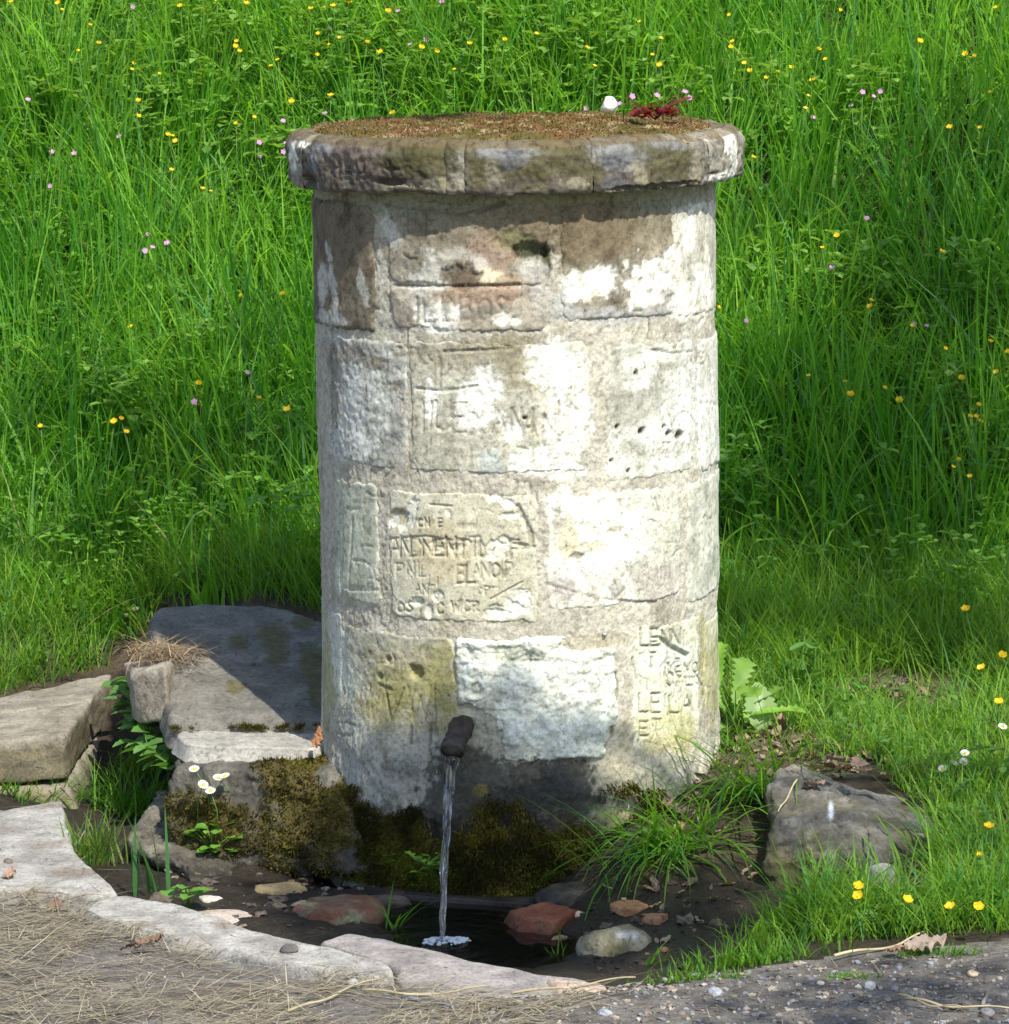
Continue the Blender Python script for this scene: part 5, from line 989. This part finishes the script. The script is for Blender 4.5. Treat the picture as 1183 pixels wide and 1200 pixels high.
# ------------------------------------------------------------------ dead leaves, twigs, stalks
def dead(px_, py_, L, label, col, pos=None, az=None, pitch=.1):
    V, F = leaf_shape('maple', L, L*.85, 17, 9, .25, -.15, int(px_), .06); p = hit(px_, py_, .006) if pos is None else pos
    V = place(V - [L/2, 0, 0], p, az if az is not None else rd.uniform(0, 6.28), pitch, rd.uniform(-.3, .3)); V[:, 2] += .006
    tag(obj('dead_leaf', V, F, M_DRY, lcol(V, col, tuple(x*1.5 for x in col), int(px_))), label, 'dead leaf')
dead(374, 868, .045, 'rust brown dead leaf standing at the end of the step against the pillar', (.25, .12, .06), on_y(374, 868, -.16), 1.2, .8)
dead(98, 641, .05, 'tan dead leaf lying in the grass of the left lawn', (.30, .2, .11), None, .4, .6)
dead(18, 635, .04, 'brown curled leaf at the left edge in the grass', (.28, .13, .05)); dead(158, 766, .035, 'orange brown leaf beside the trailing plant', (.33, .18, .10))
dead(790, 955, .07, 'dark grey dead leaf on the soil below the carved corner stone', (.12, .085, .07), None, 2.8, .3); dead(797, 972, .035, 'small tan leaf under the dark dead leaf', (.26, .17, .09)); dead(805, 915, .05, 'light brown dead leaf on the soil right of the pillar foot', (.22, .15, .11))
dead(912, 855, .07, 'pinkish brown lobed dead leaf right of the broad pale leaf', (.30, .2, .15), None, -1.2, .5); dead(1045, 812, .075, 'dark curled dead leaf on the right lawn litter', (.13, .095, .075), None, .3, .4); dead(965, 820, .04, 'small brown leaf between the dandelion plants', (.2, .14, .1))
for a, b, la in [(978,900,'brown leaf on the left top of the boulder'),(1005,905,'flat brown leaf on the middle of the boulder top'),(955,930,'dark leaf on the front slope of the boulder'),(1030,918,'small leaf at the right of the boulder top')]: dead(a, b, .05, la, (.2, .14, .11), on_y(a, b, -.48) + [0, 0, .01])
dead(1085, 1108, .075, 'large greyish dead leaf on the path below the right verge', (.28, .22, .18), on_z(1085, 1112, .012), .1, .05); dead(1052, 1115, .045, 'reddish brown leaf beside the large leaf on the right path edge', (.26, .16, .11), on_z(1052, 1118, .012)); dead(1135, 1080, .04, 'dark dead leaf in the grass of the right verge', (.16, .12, .11))
dead(175, 1110, .055, 'brown curled dead leaf among the straw on the path', (.18, .12, .085), on_z(175, 1108, .006), .3, .1); dead(155, 1113, .035, 'dark curled leaf just left of the brown leaf in the straw', (.09, .065, .05), on_z(152, 1114, .006)); dead(65, 1065, .05, 'dark brown leaf in the straw below the left kerb', (.15, .105, .075), on_z(65, 1066, .006)); dead(12, 1028, .04, 'brown leaf on the left kerb stone', (.24, .16, .12), on_z(12, 1028, .012))
def stalk(pts, r, label, col, name='dry_stalk', cat='stalk', z=.012):
    q = np.array([on_z(a, b, z) if len(p_) == 2 else on_y(a, b, p_[2]) for p_ in pts for a, b in [p_[:2]]]); t = np.linspace(0, 1, len(q)); tt_ = np.linspace(0, 1, 14); q = np.stack([np.interp(tt_, t, q[:, k]) for k in range(3)], 1); q[:, 2] += .003*np.sin(tt_*9)
    V, F = tube(q, r*(1.05 - .5*tt_), 6); n_ = fbm(V, 40, 3, 3); tag(obj(name, V, F, M_DRY, mix(np.array(col)*.75, np.array(col)*1.15, ss(-.3, .3, n_))), label, cat)
STR = (.46, .395, .25)
stalk([(338,1185),(375,1174),(405,1158),(445,1148)], .0028, 'long pale stalk slanting up the path below the long kerb', STR); stalk([(425,1160),(470,1165),(530,1162),(575,1156)], .0026, 'long straight straw stalk lying below the grey kerb slab', STR); stalk([(600,1164),(660,1158),(700,1150),(745,1146)], .0024, 'pale stalk lying along the right end of the basin rim', STR)
stalk([(978,1120),(1020,1113),(1055,1106),(1085,1092)], .003, 'long straw stalk along the right path edge', STR); stalk([(1060,1170),(1110,1178),(1183,1182)], .0026, 'long straw stalk in the bottom right of the path', STR); stalk([(1050,1165),(1090,1177),(1130,1181)], .0022, 'thin bent straw crossing the long stalk at bottom right', STR)
stalk([(472,1170),(500,1174),(528,1180)], .0045, 'short blue grey stick on the path below the stream', (.16, .17, .19), 'stick', 'stick'); stalk([(1152,1178),(1160,1156)], .0035, 'short pale stick on the path at right', (.3, .26, .2), 'stick', 'stick')
stalk([(828,1018,-.52),(830,1000,-.48),(834,982,-.44)], .0065, 'short grey brown stick standing in the soil right of the hanging grass', (.27, .22, .17), 'stick', 'stick'); stalk([(826,980,-.44),(820,965,-.42),(815,950,-.40)], .002, 'thin pale twig above the grey stick', (.42, .33, .22), 'twig', 'twig'); stalk([(842,1078,-.62),(820,1066,-.58),(812,1060,-.56)], .0025, 'thin dark twig on the wet mud', (.2, .14, .09), 'twig', 'twig')
stalk([(935,913,-.47),(922,935,-.56),(912,952,-.62)], .0018, 'pale grass stalk hanging over the boulder front', (.5, .42, .25)); stalk([(1016,1120),(1018,1119)], .001, 'tiny straw bit on the path edge', STR)
# hay on the path
def straw(n, poly, Lm, label, colr, zoff, name='dry_straw', band=.5):
    x = RNG.uniform(-1.7, 1.7, n*6); y = RNG.uniform(-2.2, .3, n*6); P = np.stack([x, y, 0*x], 1); px, py = project(P); cl = fbm(P, 5, 3, 51)
    ok = inpoly(px, py, poly) & (RNG.random(n*6) < ss(-.35, .3, cl)); P = P[ok][:n]; m = len(P)
    P[:, 2] = np.maximum(G(P[:, 0], P[:, 1]), .0) + RNG.uniform(.002, zoff, m); az = RNG.normal(0.2, .75, m) + math.pi*(RNG.random(m) < .5); L = RNG.gamma(3, Lm/3, m)
    c = mix(np.tile(colr[0], (m, 1)), np.tile(colr[1], (m, 1)), RNG.random(m))
    V, F, C = blades(P, az, L, RNG.uniform(.0009, .0023, m), np.full(m, 1.5) + RNG.normal(0, .07, m), RNG.normal(.05, .12, m), c, 3, twist=RNG.uniform(-.3, .3, m))
    V[:, 2] = np.maximum(V[:, 2], G(V[:, 0], V[:, 1]) + .001)
    tag(obj(name, V, F, M_DRY, C, base=(0, -1, 0)), label, 'straw', kind='stuff')
HAY = ((.17, .14, .095), (.52, .455, .32))
straw(17000, [(-150,1040),(80,1048),(100,1072),(200,1100),(300,1126),(460,1148),(560,1168),(700,1160),(620,1230),(-150,1230)], .065, 'loose dry hay lying on the path in front of the kerb', HAY, .014)
straw(900, [(560,1165),(720,1155),(1183,1118),(1300,1118),(1300,1230),(560,1230)], .05, 'scattered straw bits on the gravel at right', HAY, .006, 'scattered_straw')
straw(260, [(0,955),(75,940),(140,1045),(330,1100),(450,1125),(450,1150),(300,1130),(0,1045)], .05, 'few straw bits lying on the kerb stones', HAY, .03, 'kerb_straw')
# hay wisp hanging on the slab
p = on_pl(196, 768, .19, .03, .21); n = 620; B = p + RNG.normal(0, 1, (n, 3))*[.035, .05, .006] + [0, 0, .01]; a = RNG.uniform(0, 6.28, n)
V, F, C = blades(B, a, RNG.uniform(.03, .11, n), RNG.uniform(.0012, .0024, n), RNG.uniform(1.0, 1.7, n), RNG.uniform(.2, 1.2, n), mix(np.tile((.22, .15, .09), (n, 1)), np.tile((.45, .35, .22), (n, 1)), RNG.random(n)), 4)
tag(obj('hay_wisp', V, F, M_DRY, C), 'wisp of dead brown grass lying on the left end of the large slab', 'dead grass', kind='stuff')
n = 2600; q_ = RNG.random(n); B = np.array([on_pl(200 + 185*a_, 849 + b_, .182, .03, .21) for a_, b_ in zip(q_, RNG.normal(0, 1.6, n))]); B[:, 2] -= .008; B = B[fbm(B, 16, 3, 5) > -.02]; n = len(B)
V, F, C = blades(B, RNG.uniform(-3.1, 0, n), RNG.uniform(.006, .016, n), RNG.uniform(.002, .004, n), RNG.uniform(.2, 1.2, n), RNG.uniform(0, .8, n), mix(np.tile((.07, .06, .015), (n, 1)), np.tile((.15, .14, .03), (n, 1)), RNG.random(n)), 2)
tag(obj('joint_moss', V, F, M_MOSS, C), 'thin line of moss in the joint between the slab and the step', 'moss', kind='stuff')
# litter on the right lawn and left lawn
def litter(n, spots, name, label):
    P = []
    for (cx, cy, rx, ry, k) in spots:
        for _ in range(k): P.append(hit(cx + rd.gauss(0, rx), cy + rd.gauss(0, ry), .003))
    parts = []
    for i, q in enumerate(P):
        L = rd.uniform(.012, .035); V, F = leaf_shape('maple' if i % 3 else 'oval', L, L*.6, 7, 3, .3, -.2, i, .08); V = place(V, q + [0, 0, .004], rd.uniform(0, 6.28), rd.uniform(-.1, .5), rd.uniform(-.5, .5)); parts.append((V, F, np.tile(np.array(rd.choice([(.2, .14, .1), (.28, .2, .14), (.14, .1, .075), (.36, .27, .17)])), (len(V), 1))))
    V, F, C = join(parts); tag(obj(name, V, F, M_DRY, C), label, 'leaf litter', kind='stuff')
litter(0, [(1060,818,70,16,130),(900,872,46,18,140),(1000,900,40,10,50),(800,925,36,20,70),(140,755,36,14,30),(800,1050,40,30,40)], 'leaf_litter', 'crumbled dead leaves on the bare soil right of the pillar and by the lawns')
# gravel
def gravel(n, poly, rmin, rmax, name, label, pal, sub=1):
    x = RNG.uniform(-1.6, 1.6, n*5); y = RNG.uniform(-2.0, .2, n*5); P = np.stack([x, y, G(x, y)], 1); px, py = project(P); P = P[inpoly(px, py, poly)][:n]; m = len(P); Vi, Fi = ico(sub); k = len(Vi)
    sz = rmin + (rmax - rmin)*RNG.random(m)**3; jit = 1 + .25*RNG.normal(size=(m, k, 1)); q = Vi[None]*jit*sz[:, None, None]*np.stack([RNG.uniform(.8, 1.3, m), RNG.uniform(.7, 1.1, m), RNG.uniform(.4, .75, m)], 1)[:, None, :]
    a = RNG.uniform(0, 6.28, m); ca, sa = np.cos(a)[:, None], np.sin(a)[:, None]; q = np.stack([q[..., 0]*ca - q[..., 1]*sa, q[..., 0]*sa + q[..., 1]*ca, q[..., 2]], -1) + P[:, None, :] + np.array([0, 0, .001])
    pal = np.array(pal); C = np.repeat(pal[RNG.integers(0, len(pal), m)]*RNG.uniform(.7, 1.25, m)[:, None], k, 0)
    tag(obj(name, q.reshape(-1, 3), (np.arange(m)[:, None, None]*k + Fi[None]).reshape(-1, 3), M_ROCK, C, smooth=False), label, 'gravel', kind='stuff')
GP = [(.2,.19,.18),(.26,.25,.25),(.15,.13,.11),(.3,.26,.21),(.22,.23,.26),(.12,.10,.085),(.34,.3,.25),(.19,.155,.12)]
gravel(7000, [(540,1172),(720,1156),(900,1132),(1183,1115),(1300,1115),(1300,1230),(400,1230)], .0015, .008, 'gravel', 'fine grey gravel of the path at right', GP)
gravel(2500, [(-100,1060),(300,1145),(560,1170),(500,1230),(-100,1230)], .0012, .005, 'path_grit', 'fine grit on the path under the hay', GP)
gravel(260, [(200,1000),(430,1005),(440,1090),(280,1092),(180,1050)], .006, .02, 'basin_rubble', 'small half buried stones in the left basin mud', [(.12,.10,.08),(.2,.165,.125),(.08,.07,.055),(.26,.22,.17),(.16,.11,.075)], 2)
gravel(130, [(650,1040),(860,1030),(880,1100),(800,1130),(680,1140)], .006, .02, 'mud_rubble', 'small stones and clods in the right basin mud', [(.05,.04,.03),(.09,.07,.05),(.2,.11,.06),(.13,.11,.085),(.035,.028,.022)], 2)
gravel(1500, [(240,1000),(430,1010),(430,1090),(260,1085),(180,1050)], .0015, .006, 'basin_grit', 'dark wet grit on the left basin mud', [(.06,.05,.04),(.1,.08,.06),(.15,.12,.09),(.04,.035,.03)])
gravel(1800, [(690,1050),(900,1040),(900,1110),(820,1140),(680,1145)], .002, .008, 'mud_crumbs', 'dark soil crumbs on the right basin mud', [(.035,.027,.02),(.05,.04,.03),(.075,.055,.04),(.025,.02,.016)])
# ------------------------------------------------------------------ moss
def moss_on(V, F, mask, n, lmin, lmax, cols, name, label=None, parent=None, hang=0., wid=.0022):
    V = np.asarray(V); F = np.asarray(F); T = np.concatenate([F[:, :3], F[:, [0, 2, 3]]]) if F.shape[1] == 4 else F
    a, b, c = V[T[:, 0]], V[T[:, 1]], V[T[:, 2]]; nr_ = np.cross(b - a, c - a); ar = np.linalg.norm(nr_, axis=1); nr_ /= ar[:, None] + 1e-12; w = ar*mask[T].mean(1)
    k = RNG.choice(len(T), n, p=w/w.sum()); u = RNG.random((n, 2)); fl = u.sum(1) > 1; u[fl] = 1 - u[fl]; P = a[k] + u[:, :1]*(b[k] - a[k]) + u[:, 1:]*(c[k] - a[k]); N_ = nr_[k]
    view = CAM - P; N_ = np.where((np.sum(N_*view, 1) < 0)[:, None], -N_, N_)
    d = N_ + .55*RNG.normal(size=(n, 3)); d[:, 2] -= hang; d /= np.linalg.norm(d, axis=1)[:, None]; L = RNG.uniform(lmin, lmax, n)*(1 + .6*fbm(P, 30, 2, 4))
    sd = np.cross(d, RNG.normal(size=(n, 3))); sd /= np.linalg.norm(sd, axis=1)[:, None]; W_ = wid*RNG.uniform(.6, 1.4, n)[:, None]
    tip = P + d*L[:, None]; mid = P + d*L[:, None]*.5 ; Q = np.stack([P - sd*W_*.5, P + sd*W_*.5, mid + sd*W_*.6, tip, mid - sd*W_*.6], 1).reshape(-1, 3)
    i = np.arange(n)[:, None]*5; F4 = i + np.array([[0, 1, 2, 4]]); F3 = i + np.array([[4, 2, 3]]); cm = ss(-.25, .3, fbm(P, 12, 3, 9)); cc = mix(np.tile(cols[0], (n, 1)), np.tile(cols[1], (n, 1)), cm)*RNG.uniform(.6, 1.4, n)[:, None]
    o = obj(name, Q, [F4, F3], M_MOSS, np.repeat(cc, 5, 0), parent=parent); o['kind'] = 'stuff'
    if label and parent is None: o['label'] = label; o['category'] = 'moss'
    return o
def par_world(o): return o
OLV = ((.05, .046, .01), (.12, .108, .018))
moss_on(MROCK[0], MROCK[1], MROCK[2]*(MROCK[2] > .35), 26000, .004, .011, OLV, 'rock_moss', 'thick olive brown moss on the rock below the step')
X, Y, Zm, mc = MOSS_TOP; Vt = np.stack([X, Y, Zm], 1)
moss_on(Vt, gridF(220, 80, True), (np.hypot(X, Y) < .425).astype(float), 24000, .002, .006, ((.20, .105, .045), (.14, .12, .035)), 'cap_moss', parent=ft)
nM = 900; rr_ = .41*np.sqrt(RNG.random(nM)); aM = RNG.uniform(0, 6.28, nM); B = np.stack([rr_*np.sin(aM), -rr_*np.cos(aM), 1.408 + 0*rr_], 1)
V, F, C = blades(B, RNG.uniform(0, 6.28, nM), RNG.uniform(.01, .05, nM), RNG.uniform(.001, .0022, nM), RNG.uniform(1.35, 1.6, nM), RNG.normal(0, .15, nM), mix(np.tile((.35, .26, .14), (nM, 1)), np.tile((.6, .52, .36), (nM, 1)), RNG.random(nM)), 2)
o = obj('dry_bits', V, F, M_DRY, C, parent=ft); o['kind'] = 'stuff'
th = np.linspace(-1.0, .75, 160); zq = np.linspace(-.06, .2, 60); A, Bz_ = np.meshgrid(th, zq, indexing='ij'); A = A.ravel(); Bz_ = Bz_.ravel(); Vb = cyl(A, RP + .024 + .012*ss(.08, -.05, Bz_), Bz_); pb = np.stack([A*RP, Bz_, 0*A], 1)
mk = ss(.0, .25, fbm(pb, 9, 4, 91) + .55*ss(.10, .03, Bz_) - .5*ss(.09, .2, Bz_)); mk *= (mk > .3)
moss_on(Vb, gridF(160, 60), mk + 1e-6, 24000, .005, .016, ((.032, .03, .007), (.095, .085, .015)), 'hanging_moss', parent=ft, hang=.8, wid=.002)
mk2 = ss(.03, -.02, Bz_)*ss(-.1, .3, fbm(pb, 14, 3, 95)) + 1e-6
moss_on(Vb, gridF(160, 60), mk2, 5000, .004, .012, ((.08, .12, .012), (.14, .19, .02)), 'hanging_moss', parent=ft, hang=.3)

# ------------------------------------------------------------------ two trees beyond the frame whose leaves dapple the place
def shade_tree(name, TR, mid, fork, SH, label):
    TR = np.array(TR, float); TR[2] = float(G(np.array(TR[0]), np.array(TR[1]))) - .05; fork = np.array(fork, float)
    tree = empty(name, TR); tag(tree, label, 'tree')
    tq = np.linspace(0, 1, 16); tp_ = (1 - tq)[:, None]**2*TR + (2*tq*(1 - tq))[:, None]*np.array(mid, float) + (tq**2)[:, None]*fork
    V, F = tube(tp_, .17*(1.2 - .85*tq)*(1 + .5*np.exp(-tq*14)), 16, ridge=lambda t, a: .06*np.sin(5*a + 3*t)); obj('trunk', V, F, M_ROCK, rock_col(V, (.12, .11, .095), (.2, .185, .16), 3), parent=tree)
    parts = []; lf = []
    for i, (a, b, kind, r_, dn_) in enumerate(SH):
        if kind == 'g': T = hit(a, b, .12)
        elif kind == 'p': t_, z_ = on_cyl(a, b, RP); T = cyl(np.array(t_), RP, np.array(z_))
        else: T = on_z(a, b, kind)
        c_ = T + SUN*((5.2 + rd.uniform(-.5, .9)))
        q = np.array([fork + rd.uniform(-.6, 0)*np.array([0, 0, 1.]), (fork + c_)/2 + [rd.uniform(-.2, .2), rd.uniform(-.2, .2), .35], c_]); tt_ = np.linspace(0, 1, 12); qq = np.stack([(1 - tt_)**2*q[0][k] + 2*tt_*(1 - tt_)*q[1][k] + tt_**2*q[2][k] for k in range(3)], 1)
        V, F = tube(qq, .022*(1 - .85*tt_) + .003, 7, ridge=lambda t, a: .08*np.sin(3*a)); obj('branch', V, F, M_ROCK, rock_col(V, (.12, .11, .095), (.19, .175, .15), i), parent=tree)
        nl_ = int(900*dn_*r_*r_/.045*.32)
        P = RNG.normal(size=(nl_, 3)); P /= np.linalg.norm(P, axis=1)[:, None]; P = c_ + P*(r_*1.05*RNG.random(nl_)**.45)[:, None]
        lf.append(P)
    P = np.concatenate(lf); n = len(P); bs, bf = leaf_shape('oval', 1., .62, 4, 3, .2, .2); k = len(bs); az = RNG.uniform(0, 6.28, n); pit = RNG.normal(0, .5, n); szz = RNG.uniform(.04, .075, n)
    x = bs[None, :, 0]*np.cos(pit)[:, None] - bs[None, :, 2]*np.sin(pit)[:, None]; z = bs[None, :, 0]*np.sin(pit)[:, None] + bs[None, :, 2]*np.cos(pit)[:, None]; y = np.repeat(bs[None, :, 1], n, 0)
    Q = np.stack([x*np.cos(az)[:, None] - y*np.sin(az)[:, None], x*np.sin(az)[:, None] + y*np.cos(az)[:, None], z], -1)*szz[:, None, None] + P[:, None]
    o = obj('crown', Q.reshape(-1, 3), (np.arange(n)[:, None, None]*k + bf[None]).reshape(-1, 4), M_LEAF, np.repeat(gcol(n, (.06, .16, .02), (.1, .23, .03)), k, 0), parent=tree); o['kind'] = 'stuff'
shade_tree('beech_tree', (4.3, -3.4, 0), (4.3, -3.3, 3.), (3.95, -3.35, 4.3), [(520,1075,-.05,.30,1.),(420,1050,-.05,.2,.9),(620,1090,-.05,.22,1.),(790,1080,-.02,.22,.9),(480,930,'p',.10,.9),(560,960,'p',.15,1.),(660,960,'p',.10,.85),(430,990,'p',.12,.8),
      (1000,620,'g',.28,.9),(1120,560,'g',.27,.85),(930,480,'g',.24,.8),(1090,400,'g',.27,.8),(890,600,'g',.2,.8),(1010,500,'g',.22,.7),(1090,300,'g',.25,.6),(950,250,'g',.2,.5),(1150,180,'g',.25,.5),(900,700,'g',.18,.6),(1060,700,'g',.2,.6),(1160,720,'g',.2,.6),(950,1185,.0,.2,.3),(1120,1170,.0,.2,.3)], 'leafy tree standing right of the path beyond the frame, shading the basin')
shade_tree('ash_tree', (-2.7, -4.4, 0), (-2.6, -4.2, 3.8), (-1.3, -3.2, 4.5), [(200,540,'g',.2,.4),(310,540,'g',.2,.5),(120,610,'g',.18,.35),(300,420,'g',.16,.3),(260,640,'g',.2,.6),(330,650,'g',.16,.6),(60,500,'g',.18,.3)], 'leafy tree standing left of the path beyond the frame, shading the left meadow')
